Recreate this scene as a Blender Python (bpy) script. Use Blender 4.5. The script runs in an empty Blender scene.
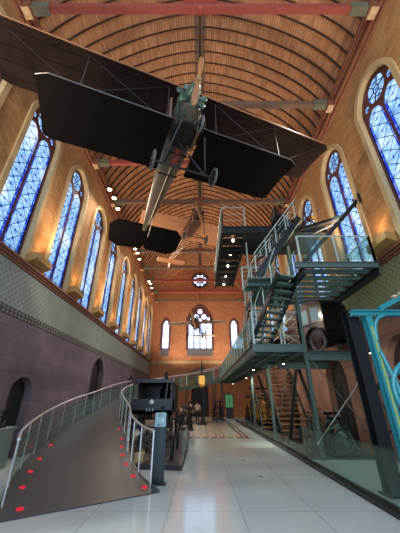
import bpy, math, random
from mathutils import Vector, Matrix
from mathutils.geometry import tessellate_polygon
random.seed(7)
R = math.radians
PI = math.pi
scn = bpy.context.scene
COL = scn.collection
ORG = {}            # world origin of every unrotated object

# ---------------------------------------------------------------- mesh builder
class MB:
    def __init__(s): s.v = []; s.f = []; s.uv = None
    def add(s, vs, fs):
        n = len(s.v); s.v += [tuple(v) for v in vs]; s.f += [tuple(i+n for i in f) for f in fs]; return s
    def box(s, x0, x1, y0, y1, z0, z1):
        vs = [(x0,y0,z0),(x1,y0,z0),(x1,y1,z0),(x0,y1,z0),(x0,y0,z1),(x1,y0,z1),(x1,y1,z1),(x0,y1,z1)]
        return s.add(vs, [(3,2,1,0),(4,5,6,7),(0,1,5,4),(1,2,6,5),(2,3,7,6),(3,0,4,7)])
    def bar(s, a, b, w, h, up=(0,0,1)):
        a, b = Vector(a), Vector(b); d = (b-a)
        if d.length < 1e-6: return s
        d.normalize(); u = Vector(up)
        if abs(d.dot(u)) > .98: u = Vector((1,0,0)) if abs(d.x) < .9 else Vector((0,1,0))
        r = d.cross(u).normalized(); t = r.cross(d)
        vs = [p + r*(sx*w/2) + t*(sz*h/2) for p in (a,b) for sx, sz in ((-1,-1),(1,-1),(1,1),(-1,1))]
        return s.add(vs, [(0,1,2,3),(7,6,5,4),(0,4,5,1),(1,5,6,2),(2,6,7,3),(3,7,4,0)])
    def ibeam(s, a, b, w, h, t=.025, up=(0,0,1)):
        a, b = Vector(a), Vector(b); d = (b-a).normalized(); u = Vector(up)
        if abs(d.dot(u)) > .98: u = Vector((0,1,0))
        r = d.cross(u).normalized(); q = r.cross(d)
        o = q*(h/2-t/2)
        s.bar(a+o, b+o, w, t, q); s.bar(a-o, b-o, w, t, q); s.bar(a, b, t, h-2*t, q); return s
    def tube(s, pts, r, n=6, closed=False, r2=None):
        pts = [Vector(p) for p in pts]; m = len(pts); rings = []
        prev = None
        for i, p in enumerate(pts):
            if closed: d = pts[(i+1) % m]-pts[i-1]
            else: d = pts[min(i+1, m-1)]-pts[max(i-1, 0)]
            d.normalize()
            if prev is None:
                u = Vector((0,0,1)) if abs(d.z) < .9 else Vector((1,0,0))
                u = (u - d*u.dot(d)).normalized()
            else: u = (prev - d*prev.dot(d)).normalized()
            prev = u; w = d.cross(u)
            rr = r if r2 is None else r + (r2-r)*i/max(1, m-1)
            rings.append([p+(u*math.cos(2*PI*k/n)+w*math.sin(2*PI*k/n))*rr for k in range(n)])
        vs = [v for q in rings for v in q]; fs = []
        L = m if closed else m-1
        for i in range(L):
            j = (i+1) % m
            for k in range(n):
                k2 = (k+1) % n
                fs.append((i*n+k, i*n+k2, j*n+k2, j*n+k))
        if not closed:
            fs.append(tuple(range(n))[::-1]); fs.append(tuple((m-1)*n+k for k in range(n)))
        return s.add(vs, fs)
    def lathe(s, prof, o=(0,0,0), axis='z', n=20):
        vs = []; fs = []; m = len(prof)
        for r, h in prof:
            for k in range(n):
                c, q = r*math.cos(2*PI*k/n), r*math.sin(2*PI*k/n)
                p = {'z': (c,q,h), 'x': (h,c,q), 'y': (q,h,c)}[axis]
                vs.append((p[0]+o[0], p[1]+o[1], p[2]+o[2]))
        for i in range(m-1):
            for k in range(n):
                k2 = (k+1) % n; fs.append((i*n+k, i*n+k2, (i+1)*n+k2, (i+1)*n+k))
        if prof[0][0] > 1e-5: fs.append(tuple(range(n))[::-1])
        if prof[-1][0] > 1e-5: fs.append(tuple((m-1)*n+k for k in range(n)))
        return s.add(vs, fs)
    def cyl(s, o, r, h, axis='z', n=20): return s.lathe([(r, 0), (r, h)], o, axis, n)
    def ring(s, o, r, t, axis='x', n=28, m=6):
        pts = []
        for k in range(n):
            c, q = r*math.cos(2*PI*k/n), r*math.sin(2*PI*k/n)
            p = {'z': (c,q,0), 'x': (0,c,q), 'y': (c,0,q)}[axis]
            pts.append((p[0]+o[0], p[1]+o[1], p[2]+o[2]))
        return s.tube(pts, t, m, closed=True)
    def prism(s, outer, holes, fn, d0, d1):
        """outer/holes: lists of 2-D points; fn(a, b, d) -> 3-D"""
        loops = [outer]+list(holes); flat = [p for l in loops for p in l]
        tris = tessellate_polygon([[Vector((p[0], p[1], 0)) for p in l] for l in loops])
        N = len(flat)
        vs = [fn(p[0], p[1], d0) for p in flat]+[fn(p[0], p[1], d1) for p in flat]
        fs = [tuple(t) for t in tris]+[tuple(i+N for i in t[::-1]) for t in tris]
        o = 0
        for l in loops:
            n = len(l)
            for i in range(n):
                j = (i+1) % n; fs.append((o+i, o+j, o+j+N, o+i+N))
            o += n
        return s.add(vs, fs)
    def band(s, A, B, fn, d0, d1):
        """solid band between two open outlines A and B with equal counts"""
        n = len(A); vs = []
        for d in (d0, d1):
            vs += [fn(p[0], p[1], d) for p in A]+[fn(p[0], p[1], d) for p in B]
        fs = []
        for i in range(n-1):
            j = i+1
            fs += [(i,j,n+j,n+i), (2*n+i,3*n+i,3*n+j,2*n+j), (i,2*n+i,2*n+j,j), (n+i,n+j,3*n+j,3*n+i)]
        fs += [(0,n,3*n,2*n), (n-1,3*n-1,4*n-1,2*n-1)]
        return s.add(vs, fs)
    def build(s, name, mat, parent=None, origin=None, smooth=False):
        if origin is None:
            xs, ys, zs = zip(*s.v)
            origin = ((min(xs)+max(xs))/2, (min(ys)+max(ys))/2, min(zs))
        origin = Vector(origin)
        me = bpy.data.meshes.new(name)
        me.from_pydata([tuple(Vector(v)-origin) for v in s.v], [], s.f)
        me.validate(); 
        import bmesh
        bm = bmesh.new(); bm.from_mesh(me); bmesh.ops.recalc_face_normals(bm, faces=bm.faces); bm.to_mesh(me); bm.free()
        if smooth:
            me.polygons.foreach_set('use_smooth', [True]*len(me.polygons))
            me.set_sharp_from_angle(angle=R(40))
        me.materials.append(mat)
        o = bpy.data.objects.new(name, me); COL.objects.link(o)
        if parent is not None:
            o.parent = parent; o.location = origin-ORG[parent.name]
        else: o.location = origin
        ORG[o.name] = origin
        return o

def tag(o, label=None, cat=None, group=None, kind=None):
    if label: o['label'] = label
    if cat: o['category'] = cat
    if group: o['group'] = group
    if kind: o['kind'] = kind
    return o
def empty(name, loc, label=None, cat=None, group=None, kind=None):
    o = bpy.data.objects.new(name, None); COL.objects.link(o); o.location = loc; ORG[o.name] = Vector(loc)
    o.empty_display_size = .1
    return tag(o, label, cat, group, kind)
def copy_tree(o, parent=None, loc=None, rz=None, label=None):
    c = o.copy(); COL.objects.link(c); c.parent = parent
    for ch in list(KIDS(o)): copy_tree(ch, c)
    if loc is not None: c.location = loc
    if rz is not None: c.rotation_euler = (0, 0, rz)
    if label: c['label'] = label
    return c
def KIDS(o): return [c for c in COL.objects if c.parent == o]

# ---------------------------------------------------------------- materials
def lin(c):
    f = lambda x: x/12.92 if x <= .04045 else ((x+.055)/1.055)**2.4
    return (f(c[0]/255), f(c[1]/255), f(c[2]/255), 1)
class NT:
    def __init__(s, name):
        s.m = bpy.data.materials.new(name); s.m.use_nodes = True; s.t = s.m.node_tree; s.t.nodes.clear()
        s.out = s.t.nodes.new('ShaderNodeOutputMaterial')
        s.co = s.t.nodes.new('ShaderNodeTexCoord')
    def n(s, typ, **kw):
        x = s.t.nodes.new(typ)
        for k, v in kw.items():
            if k.startswith('i_'): 
                key = k[2:].replace('_', ' ')
                x.inputs[key].default_value = v
            else: setattr(x, k, v)
        return x
    def l(s, a, b): s.t.links.new(a, b)
    def val(s, x):
        return x
    def math(s, op, a, b=None, c=None, clamp=False):
        x = s.t.nodes.new('ShaderNodeMath'); x.operation = op; x.use_clamp = clamp
        for i, q in enumerate((a, b, c)):
            if q is None: continue
            if isinstance(q, (int, float)): x.inputs[i].default_value = q
            else: s.l(q, x.inputs[i])
        return x.outputs[0]
    def mix(s, f, a, b, bt='MIX'):
        x = s.t.nodes.new('ShaderNodeMix'); x.data_type = 'RGBA'; x.blend_type = bt
        for i, q in ((0, f), (6, a), (7, b)):
            if isinstance(q, (int, float)): x.inputs[i].default_value = q
            elif isinstance(q, tuple): x.inputs[i].default_value = q
            else: s.l(q, x.inputs[i])
        return x.outputs[2]
    def sep(s, v):
        x = s.t.nodes.new('ShaderNodeSeparateXYZ'); s.l(v, x.inputs[0]); return x.outputs
    def comb(s, a, b, c):
        x = s.t.nodes.new('ShaderNodeCombineXYZ')
        for i, q in enumerate((a, b, c)):
            if isinstance(q, (int, float)): x.inputs[i].default_value = q
            else: s.l(q, x.inputs[i])
        return x.outputs[0]
    def noise(s, vec, scale, detail=3, rough=.6):
        x = s.n('ShaderNodeTexNoise'); x.inputs['Scale'].default_value = scale
        x.inputs['Detail'].default_value = detail; x.inputs['Roughness'].default_value = rough
        if vec is not None: s.l(vec, x.inputs['Vector'])
        return x.outputs['Fac']
    def ramp(s, f, a, b):   # linear step a..b
        x = s.n('ShaderNodeMapRange'); x.inputs['From Min'].default_value = a; x.inputs['From Max'].default_value = b
        s.l(f, x.inputs['Value']); return x.outputs[0]
    def pbr(s, col, rough=.6, metal=0, bump=None, bs=.2, spec=.5, alpha=None, coat=0):
        p = s.n('ShaderNodeBsdfPrincipled')
        if isinstance(col, tuple): p.inputs['Base Color'].default_value = col
        else: s.l(col, p.inputs['Base Color'])
        if isinstance(rough, (int, float)): p.inputs['Roughness'].default_value = rough
        else: s.l(rough, p.inputs['Roughness'])
        p.inputs['Metallic'].default_value = metal
        p.inputs['Specular IOR Level'].default_value = spec
        p.inputs['Coat Weight'].default_value = coat
        if alpha is not None: p.inputs['Alpha'].default_value = alpha
        if bump is not None:
            b = s.n('ShaderNodeBump'); b.inputs['Strength'].default_value = bs; b.inputs['Distance'].default_value = .02
            s.l(bump, b.inputs['Height']); s.l(b.outputs[0], p.inputs['Normal'])
        s.l(p.outputs[0], s.out.inputs[0]); return s.m

def m_plain(name, c, rough=.5, metal=0, var=.25, scale=3, spec=.5, coat=0):
    t = NT(name); n = t.noise(t.co.outputs['Object'], scale, 4)
    a = lin(c); d = tuple(x*(1-var) for x in a[:3])+(1,)
    return t.pbr(t.mix(n, d, tuple(min(1, x*(1+var)) for x in a[:3])+(1,)), rough, metal, n, .12, spec, coat=coat)

def m_brick(name, c1, c2, cm, w, h, axis, mortar=.006, var=.35, rough=.8):
    """brick courses; axis 'y' -> wall along y, 'x' -> wall along x"""
    t = NT(name); o = t.sep(t.co.outputs['Object'])
    vec = t.comb(o[1] if axis == 'y' else o[0], o[2], 0)
    b = t.n('ShaderNodeTexBrick'); t.l(vec, b.inputs['Vector'])
    b.inputs['Color1'].default_value = lin(c1); b.inputs['Color2'].default_value = lin(c2); b.inputs['Mortar'].default_value = lin(cm)
    b.inputs['Scale'].default_value = 1; b.inputs['Brick Width'].default_value = w; b.inputs['Row Height'].default_value = h
    b.inputs['Mortar Size'].default_value = mortar; b.inputs['Mortar Smooth'].default_value = .3
    n = t.noise(t.co.outputs['Object'], 1.1, 5, .65)
    k = t.ramp(n, .3, .7)
    col = t.mix(var, b.outputs['Color'], t.mix(k, (.25,.2,.18,1), (1,1,1,1)), 'MULTIPLY')
    return t.pbr(col, rough, 0, b.outputs['Fac'], -.25)
M = {}
M['brick_y'] = m_brick('warm ochre brick', (196,148,92), (176,124,72), (150,112,74), .32, .11, 'y')
M['brick_x'] = m_brick('orange brick end wall', (186,126,84), (168,108,70), (144,104,76), .32, .11, 'x')
M['mauve'] = m_brick('mauve painted stone blocks', (120,102,106), (108,92,98), (90,78,84), 1.1, .42, 'y', .008)
M['redstone'] = m_brick('red brown painted stone blocks', (150,104,84), (136,92,76), (104,74,62), .9, .36, 'y', .008)
def m_diaper(name, base, dot, dark):
    t = NT(name); o = t.sep(t.co.outputs['Object'])
    S = .23
    u = t.math('DIVIDE', o[1], S); v = t.math('DIVIDE', o[2], S)
    def d(uo):
        fu = t.math('SUBTRACT', t.math('FRACT', t.math('ADD', u, uo)), .5); fv = t.math('SUBTRACT', t.math('FRACT', t.math('ADD', v, uo)), .5)
        return t.math('SQRT', t.math('ADD', t.math('MULTIPLY', fu, fu), t.math('MULTIPLY', fv, fv)))
    dd = t.math('MINIMUM', d(0), d(.5))
    k = t.math('LESS_THAN', dd, .17); k2 = t.math('LESS_THAN', dd, .08)
    s_ = t.math('ABSOLUTE', t.math('SUBTRACT', t.math('FRACT', t.math('ADD', u, v)), .5))
    s2 = t.math('ABSOLUTE', t.math('SUBTRACT', t.math('FRACT', t.math('SUBTRACT', u, v)), .5))
    line = t.math('GREATER_THAN', t.math('MAXIMUM', s_, s2), .455)
    c = t.mix(k, lin(base), lin(dot)); c = t.mix(k2, c, lin(base)); c = t.mix(t.math('MULTIPLY', line, .6), c, lin(dark))
    n = t.noise(t.co.outputs['Object'], 1.5, 5)
    c = t.mix(.3, c, t.mix(t.ramp(n, .3, .7), (.4,.4,.4,1), (1,1,1,1)), 'MULTIPLY')
    return t.pbr(c, .75)
M['diaper_l'] = m_diaper('grey green stencilled wall', (146,152,138), (104,112,106), (118,124,114))
M['diaper_r'] = m_diaper('olive stencilled wall', (150,142,98), (112,104,76), (118,112,80))
def m_frieze(name, a, b):
    t = NT(name); o = t.sep(t.co.outputs['Object'])
    u = t.math('FRACT', t.math('DIVIDE', o[1], .2)); v = t.math('FRACT', t.math('DIVIDE', o[2], .12))
    k = t.math('MULTIPLY', t.math('GREATER_THAN', u, .4), t.math('GREATER_THAN', v, .35))
    return t.pbr(t.mix(k, lin(a), lin(b)), .7)
M['frieze'] = m_frieze('dark stencilled frieze', (58,54,52), (120,116,102))
M['mould'] = m_plain('pale ochre stone moulding', (188,160,112), .7, var=.15)
M['redwood'] = m_plain('red painted timber', (150,66,52), .6, var=.3, scale=5)
M['greywood'] = m_plain('grey brown timber', (112,88,70), .6, var=.3, scale=5)
M['greenwood'] = m_plain('green grey painted timber', (104,104,84), .6, var=.3, scale=5)
M['cornice'] = m_plain('brown red painted cornice', (128,78,56), .6, var=.3, scale=6)
M['cream'] = m_plain('cream rosette', (206,176,132), .6, var=.3, scale=14)
M['boxwood'] = m_plain('ochre wooden ledge', (176,132,70), .6, var=.15)
M['rib'] = m_plain('dark timber rib', (60,38,28), .7, var=.3)
M['leadred'] = m_plain('dark red window mullion', (92,50,46), .6, var=.25)
# vault boards (UV: x = arc length, y = along)
def m_vault():
    t = NT('orange stained timber boards'); o = t.sep(t.co.outputs['UV'])
    fx = t.math('FRACT', t.math('DIVIDE', o[0], .13))
    gap = t.math('LESS_THAN', fx, .1)
    idx = t.math('FLOOR', t.math('DIVIDE', o[0], .13)); idy = t.math('FLOOR', t.math('DIVIDE', o[1], .55))
    w = t.n('ShaderNodeTexWhiteNoise', noise_dimensions='2D'); t.l(t.comb(idx, idy, 0), w.inputs['Vector'])
    c = t.mix(w.outputs['Value'], lin((184,128,84)), lin((214,158,110)))
    c = t.mix(gap, c, lin((96,58,38)))
    g = t.noise(t.comb(t.math('MULTIPLY', o[0], 14), o[1], 0), 2.2, 5)
    c = t.mix(.45, c, t.mix(t.ramp(g, .3, .75), (.45,.4,.36,1), (1,1,1,1)), 'MULTIPLY')
    st = t.noise(t.co.outputs['UV'], .6, 5, .7)
    c = t.mix(.5, c, t.mix(t.ramp(st, .35, .6), (.55,.5,.46,1), (1,1,1,1)), 'MULTIPLY')
    return t.pbr(c, .65)
M['vault'] = m_vault()
def m_floor():
    t = NT('pale polished stone floor'); o = t.sep(t.co.outputs['Object'])
    def grid(sz, wd, ox=0, oy=0):
        a = t.math('LESS_THAN', t.math('FRACT', t.math('DIVIDE', t.math('ADD', o[0], ox), sz)), wd/sz)
        b = t.math('LESS_THAN', t.math('FRACT', t.math('DIVIDE', t.math('ADD', o[1], oy), sz)), wd/sz)
        return t.math('MAXIMUM', a, b)
    big = grid(1.25, .012, .55, .3); small = grid(.42, .018)
    inX = t.math('LESS_THAN', t.math('ABSOLUTE', o[0]), 2.3); inY = t.math('GREATER_THAN', o[1], 16.1)
    ins = t.math('MULTIPLY', inX, inY)
    n = t.noise(t.co.outputs['Object'], .8, 5); n2 = t.noise(t.co.outputs['Object'], 14, 4)
    base = t.mix(n, lin((182,196,198)), lin((204,214,214)))
    base = t.mix(.12, base, t.mix(n2, (.4,.4,.4,1), (1,1,1,1)), 'MULTIPLY')
    c = t.mix(t.math('MULTIPLY', big, .55), base, lin((96,100,98)))
    c2 = t.mix(small, lin((214,208,196)), lin((158,142,130)))
    c = t.mix(ins, c, c2)
    def strip(ax, a, b):
        return t.math('MULTIPLY', t.math('GREATER_THAN', ax, a), t.math('LESS_THAN', ax, b))
    sx = t.math('MULTIPLY', t.math('MAXIMUM', strip(o[0], 2.15, 2.24), strip(o[0], 2.38, 2.47)), t.math('GREATER_THAN', o[1], 15.7))
    sy = t.math('MULTIPLY', strip(o[1], 15.75, 16.1), t.math('LESS_THAN', o[0], 2.5))
    ck = t.math('GREATER_THAN', t.math('FRACT', t.math('DIVIDE', o[0], .42)), .35)
    sy = t.math('MULTIPLY', sy, ck)
    c = t.mix(t.math('MAXIMUM', sx, sy), c, lin((52,50,50)))
    return t.pbr(c, t.mix(n2, (.1,.1,.1,1), (.17,.17,.17,1)), 0, None, spec=.36)
M['floor'] = m_floor()
def m_ramp():
    t = NT('dark grey rubber ramp covering'); n = t.noise(t.co.outputs['Object'], 1.2, 5)
    return t.pbr(t.mix(n, lin((58,59,63)), lin((74,75,80))), .3, 0, t.noise(t.co.outputs['Object'], 60, 2), .03)
M['ramp'] = m_ramp()
def m_glass(name, tint=(232,243,238), alpha=.05, rough=.03):
    t = NT(name); tr = t.n('ShaderNodeBsdfTransparent'); tr.inputs[0].default_value = lin(tint)
    gl = t.n('ShaderNodeBsdfGlossy'); gl.inputs['Roughness'].default_value = rough; gl.inputs[0].default_value = (.9,1,.97,1)
    lw = t.n('ShaderNodeLayerWeight'); lw.inputs[0].default_value = .5
    df = t.n('ShaderNodeBsdfDiffuse'); df.inputs[0].default_value = lin((170,200,190))
    a = t.n('ShaderNodeMixShader'); a.inputs[0].default_value = alpha; t.l(tr.outputs[0], a.inputs[1]); t.l(df.outputs[0], a.inputs[2])
    b = t.n('ShaderNodeMixShader'); t.l(t.math('ADD', t.math('MULTIPLY', t.math('POWER', lw.outputs['Facing'], 4), .22), .03), b.inputs[0]); t.l(a.outputs[0], b.inputs[1]); t.l(gl.outputs[0], b.inputs[2])
    t.l(b.outputs[0], t.out.inputs[0]); return t.m
M['glass'] = m_glass('clear greenish glass')
M['glass2'] = m_glass('frosted pale glass', (205,225,218), .14)
def m_emit(name, c, st):
    t = NT(name); e = t.n('ShaderNodeEmission'); e.inputs[0].default_value = lin(c); e.inputs[1].default_value = st
    t.l(e.outputs[0], t.out.inputs[0]); return t.m
M['lamp'] = m_emit('warm lamp lens', (255,225,180), 12)
M['ledred'] = m_emit('red floor light', (235,40,60), .8)
M['greenlit'] = m_emit('green lit screen', (100,170,112), .4)
def m_stained(name, half, strength, white=.0, pale=0.0):
    """blue stained glass; local x across the pane, z up; daylight seen through it"""
    t = NT(name); o = t.sep(t.co.outputs['Object'])
    ax = t.math('ABSOLUTE', o[0])
    border = t.math('GREATER_THAN', ax, half*.74)
    P = .62
    fz = t.math('ABSOLUTE', t.math('SUBTRACT', t.math('FRACT', t.math('DIVIDE', o[2], P)), .5))   # 0..0.5
    sl = t.math('ABSOLUTE', t.math('SUBTRACT', t.math('MULTIPLY', fz, 2), t.math('DIVIDE', ax, half*.74)))
    lead = t.math('LESS_THAN', sl, .07)
    barr = t.math('LESS_THAN', t.math('FRACT', t.math('DIVIDE', o[2], P)), .05)
    edge = t.math('LESS_THAN', t.math('ABSOLUTE', t.math('SUBTRACT', ax, half*.74)), half*.03)
    cr = t.math('SUBTRACT', .5, fz)
    rr = t.math('ADD', t.math('DIVIDE', ax, half), t.math('MULTIPLY', t.math('MINIMUM', fz, cr), 1.6))
    star = t.math('LESS_THAN', rr, .17)
    v = t.n('ShaderNodeTexVoronoi'); v.inputs['Scale'].default_value = 14; t.l(t.co.outputs['Object'], v.inputs['Vector'])
    vo = t.n('ShaderNodeSeparateColor'); t.l(v.outputs['Color'], vo.inputs[0])
    field = t.mix(vo.outputs[0], lin((104,164,234)), lin((170,210,250)))
    bord = t.mix(t.math('GREATER_THAN', vo.outputs[1], .8), lin((30,60,190)), lin((96,150,235)))
    c = t.mix(border, field, bord)
    c = t.mix(star, c, lin((44,84,190)))
    g = t.n('ShaderNodeNewGeometry')
    big = t.noise(g.outputs['Position'], .55, 2)
    c = t.mix(t.ramp(big, .5, .74) if white else 0.0, c, lin((225,240,255)))
    c = t.mix(pale, c, lin((206,228,255)))
    dark = t.math('MAXIMUM', t.math('MAXIMUM', lead, barr), edge)
    c = t.mix(t.math('MULTIPLY', dark, .85), c, (.01,.015,.04,1))
    st = t.math('MULTIPLY', t.math('ADD', .65, t.math('MULTIPLY', big, .8)), strength)
    e = t.n('ShaderNodeEmission'); t.l(c, e.inputs[0]); t.l(st, e.inputs[1])
    gl = t.n('ShaderNodeBsdfGlossy'); gl.inputs['Roughness'].default_value = .2
    a = t.n('ShaderNodeAddShader'); mx = t.n('ShaderNodeMixShader'); mx.inputs[0].default_value = .05
    t.l(e.outputs[0], mx.inputs[1]); t.l(gl.outputs[0], mx.inputs[2])
    t.l(mx.outputs[0], t.out.inputs[0]); return t.m
WS = 1.25
M['stain'] = m_stained('blue stained glass lancet', .42, WS, 1)
M['stain_o'] = m_stained('blue stained glass oculus', .55, WS)
M['endglass'] = m_stained('pale leaded glass', .34, WS*2.4, 1, .6)
M['steel'] = m_plain('grey green painted steel', (88,106,98), .45, .2, var=.2)
M['steel_l'] = m_plain('pale green grey steel tube', (176,196,186), .35, .2, var=.15)
M['dsteel'] = m_plain('near black painted steel', (34,38,40), .4, .3, var=.2)
M['tread'] = m_plain('grey green stair tread', (104,128,116), .5, .2, var=.2)
M['grate'] = m_plain('dark grey grating', (52,58,56), .6, .3, var=.2)
M['chrome'] = m_plain('brushed stainless steel', (205,207,205), .3, .45, var=.08)
M['wire'] = m_plain('thin steel wire', (120,122,120), .35, .7, var=.05)
M['teal'] = m_plain('turquoise painted cast iron', (56,164,174), .3, .1, var=.2, coat=.4)
M['teal_y'] = m_plain('yellow painted stripe', (196,206,110), .35, .1, var=.1)
M['black'] = m_plain('black lacquer', (20,20,22), .3, .1, var=.2)
M['iron'] = m_plain('dark cast iron', (44,46,44), .45, .5, var=.3)
M['rubber'] = m_plain('black rubber', (28,28,28), .7, 0, var=.2)
M['tyre'] = m_plain('grey old tyre', (92,92,88), .7, 0, var=.2)
M['maroon'] = m_plain('dark brown red coachwork', (104,74,64), .3, .1, var=.2, coat=.4)
M['gold'] = m_plain('gilded brass', (214,160,72), .3, .8, var=.15)
M['beige'] = m_plain('beige box', (190,160,110), .6, 0, var=.1)
M['fabric'] = m_plain('black shaded wing fabric', (15,13,14), .8, 0, var=.2, scale=2, spec=.08)  # black fabric; the lower wings' underside shade is put into its colour
def m_wing():
    t = NT('dark brown wing fabric'); o = t.sep(t.co.outputs['Object'])
    n = t.noise(t.co.outputs['Object'], 1.3, 5, .7)
    f = t.math('ABSOLUTE', t.math('SUBTRACT', t.math('FRACT', t.math('DIVIDE', o[1], .43)), .5))
    c = t.mix(t.ramp(n, .3, .7), lin((20,15,15)), lin((44,33,30)))
    c = t.mix(t.math('LESS_THAN', f, .05), c, lin((22,17,17)))
    return t.pbr(c, .8, spec=.1)
M['wing'] = m_wing()
M['fus'] = m_plain('weathered grey green fuselage sheet', (104,98,84), .5, .3, var=.4, scale=4)
M['cable'] = m_plain('dull bracing wire', (58,52,48), .5, .4, var=.1)
M['wood'] = m_plain('varnished ash wood', (150,104,66), .45, 0, var=.3, scale=6)
M['engine'] = m_plain('verdigris engine metal', (82,104,92), .4, .4, var=.4, scale=9)
M['tan'] = m_plain('tan varnished wing fabric', (188,132,90), .55, 0, var=.2, scale=2)
M['palewing'] = m_plain('pale cream wing fabric', (206,186,160), .6, 0, var=.1)
M['totem'] = m_plain('dark green grey panel', (34,46,48), .35, .2, var=.1)
M['label'] = m_plain('pale blue label panel', (150,190,196), .5, 0, var=.06)
M['ink'] = m_plain('dark lettering', (40,56,60), .6, 0, var=0)
M['whiteink'] = m_plain('white lettering', (220,226,224), .6, 0, var=0)
M['plinth'] = m_plain('pale grey green plinth', (138,148,136), .6, 0, var=.08)
M['darkfloor'] = m_plain('charcoal display floor', (48,46,46), .5, 0, var=.15)
M['doorwood'] = m_plain('dark brown door wood', (34,24,24), .6, 0, var=.3)
M['skin'] = m_plain('skin', (190,140,115), .6, 0, var=.05)
M['hair'] = m_plain('dark hair', (36,28,24), .7, 0, var=.1)
M['clothblack'] = m_plain('black clothing', (24,24,28), .8, 0, var=.1)
M['clothwhite'] = m_plain('cream clothing', (196,184,168), .8, 0, var=.1)
M['clothblue'] = m_plain('navy trousers', (36,40,56), .8, 0, var=.1)
VAULT_E = 680; WORLD_E = 2.6; EXPO = 0.18
M['carglass'] = m_plain('pale car window glass', (120,136,144), .08, .0, var=.1)
# ================================================================ the nave
W = 6.0; ZS = 13.7; RISE = 5.3; Y0 = -5.0; YE = 34.4
def vz(x): return ZS+RISE*(1-min(1, abs(x)/W)**1.6)**(1/1.6)
fL = lambda s: (lambda a, b, d: (s*(W+d), a, b))         # side wall, a = y, b = z
fE = lambda a, b, d: (a, YE+d, b)
def arch(w, z0, zs, rise, n=9, p=1.75, cx=0):
    pts = [(cx-w, z0), (cx-w, zs)]
    xs = [-math.cos(PI/2*i/n) for i in range(1, n+1)]
    for x in xs: pts.append((cx+w*x, zs+rise*(1-abs(x)**p)**(1/p)))
    for x in reversed(xs[:-1]): pts.append((cx-w*x, zs+rise*(1-abs(x)**p)**(1/p)))
    pts += [(cx+w, zs), (cx+w, z0)]
    return pts
def circ(cx, cz, r, n=20): return [(cx+r*math.cos(2*PI*i/n), cz+r*math.sin(2*PI*i/n)) for i in range(n)]

def structure(mb, name, mat, origin=(0,0,0), parent=None, smooth=False):
    return tag(mb.build(name, mat, parent, origin, smooth), kind=None if parent else 'structure')
# floor
f = structure(MB().box(-W-.5, W+.5, Y0, YE+.5, -.2, 0), 'floor', M['floor'])

# side walls -----------------------------------------------------------
LW = [7.15+3.12*k for k in range(-3, 9)]; RW = [5.75+3.33*k for k in range(-3, 9)]
WZ0, WZS, WR, WH = 6.0, 11.1, 1.0, .92      # window sill, spring, rise, half width
def side_wall(s, cs, name, brick, panel, lower, doors):
    mb = MB()
    edges = [Y0]+[(cs[i]+cs[i+1])/2 for i in range(len(cs)-1)]+[YE]
    for i, c in enumerate(cs):
        mb.prism([(edges[i], 5.85), (edges[i+1], 5.85), (edges[i+1], ZS+.1), (edges[i], ZS+.1)],
                 [arch(WH, WZ0, WZS, WR, 9, cx=c)], fL(s), 0, .45)
    root = structure(mb, name, M[brick])
    structure(MB().prism([(Y0, 4.35), (YE, 4.35), (YE, 5.85), (Y0, 5.85)], [], fL(s), 0, .45), 'painted_panel', M[panel], parent=root)
    structure(MB().prism([(Y0, 4.1), (YE, 4.1), (YE, 4.35), (Y0, 4.35)], [], fL(s), -.015, .45), 'frieze', M['frieze'], parent=root)
    mb = MB(); ys = [Y0]
    holes = [[p for p in arch(w, 0, zs, r, 6, cx=c)] for c, w, zs, r in doors]
    outer = [(Y0, 4.1), (Y0, 0)]
    for (c, w, zs, r) in doors: outer += arch(w, 0, zs, r, 6, cx=c)
    outer += [(YE, 0), (YE, 4.1)]
    mb.prism(outer, [], fL(s), 0, .45)
    structure(mb, 'lower_wall', M[lower], parent=root)
    return root
LD = [(10.0, .62, 2.0, .42), (17.0, 1.0, 3.1, .85), (25.5, .9, 2.9, .8)]
RD = [(8.3, .95, 2.6, .9), (12.9, .95, 2.6, .9), (19.5, .95, 2.6, .9), (26.0, .95, 2.6, .9)]
side_wall(-1, LW, 'wall_left', 'brick_y', 'diaper_l', 'mauve', LD)
side_wall(1, RW, 'wall_right', 'brick_y', 'diaper_r', 'redstone', RD)
dn = 0
for s, D in ((-1, LD), (1, RD)):
    for c, w, zs, r in D:
        dn += 1
        d = empty('door_%d' % dn, (s*(W+.3), c, 0), kind='structure')
        MB().prism(arch(w-.003, 0.002, zs, r-.003, 6, cx=c), [], fL(s), .28, .36).build('door_leaf', M['doorwood'], d)
        mb = MB()
        for k in (-1, 1): mb.box(*(sorted((s*(W+.255), s*(W+.28)))), c+k*w*.5-w*.32, c+k*w*.5+w*.32, .25, zs-.2)
        mb.build('door_panel', M['iron'], d)
# cornices, wall plates
tn = 0
for s in (-1, 1):
    tn += 1; mb = MB()
    for x0, z0, z1 in ((.16, 5.82, 5.9), (.1, 5.74, 5.82), (.05, 5.66, 5.74)):
        mb.box(*sorted((s*(W-x0), s*(W+.02))), Y0, YE, z0, z1)
    structure(mb, 'trim_%d' % tn, M['cornice'])
    tn += 1; mb = MB()
    for x0, z0, z1 in ((.10, ZS-.62, ZS-.5), (.2, ZS-.5, ZS-.36), (.14, ZS-.36, ZS-.2), (.24, ZS-.2, ZS-.06), (.28, ZS-.06, ZS+.06)):
        mb.box(*sorted((s*(W-x0), s*(W+.02))), Y0, YE, z0, z1)
    structure(mb, 'trim_%d' % tn, M['cornice'])
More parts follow.
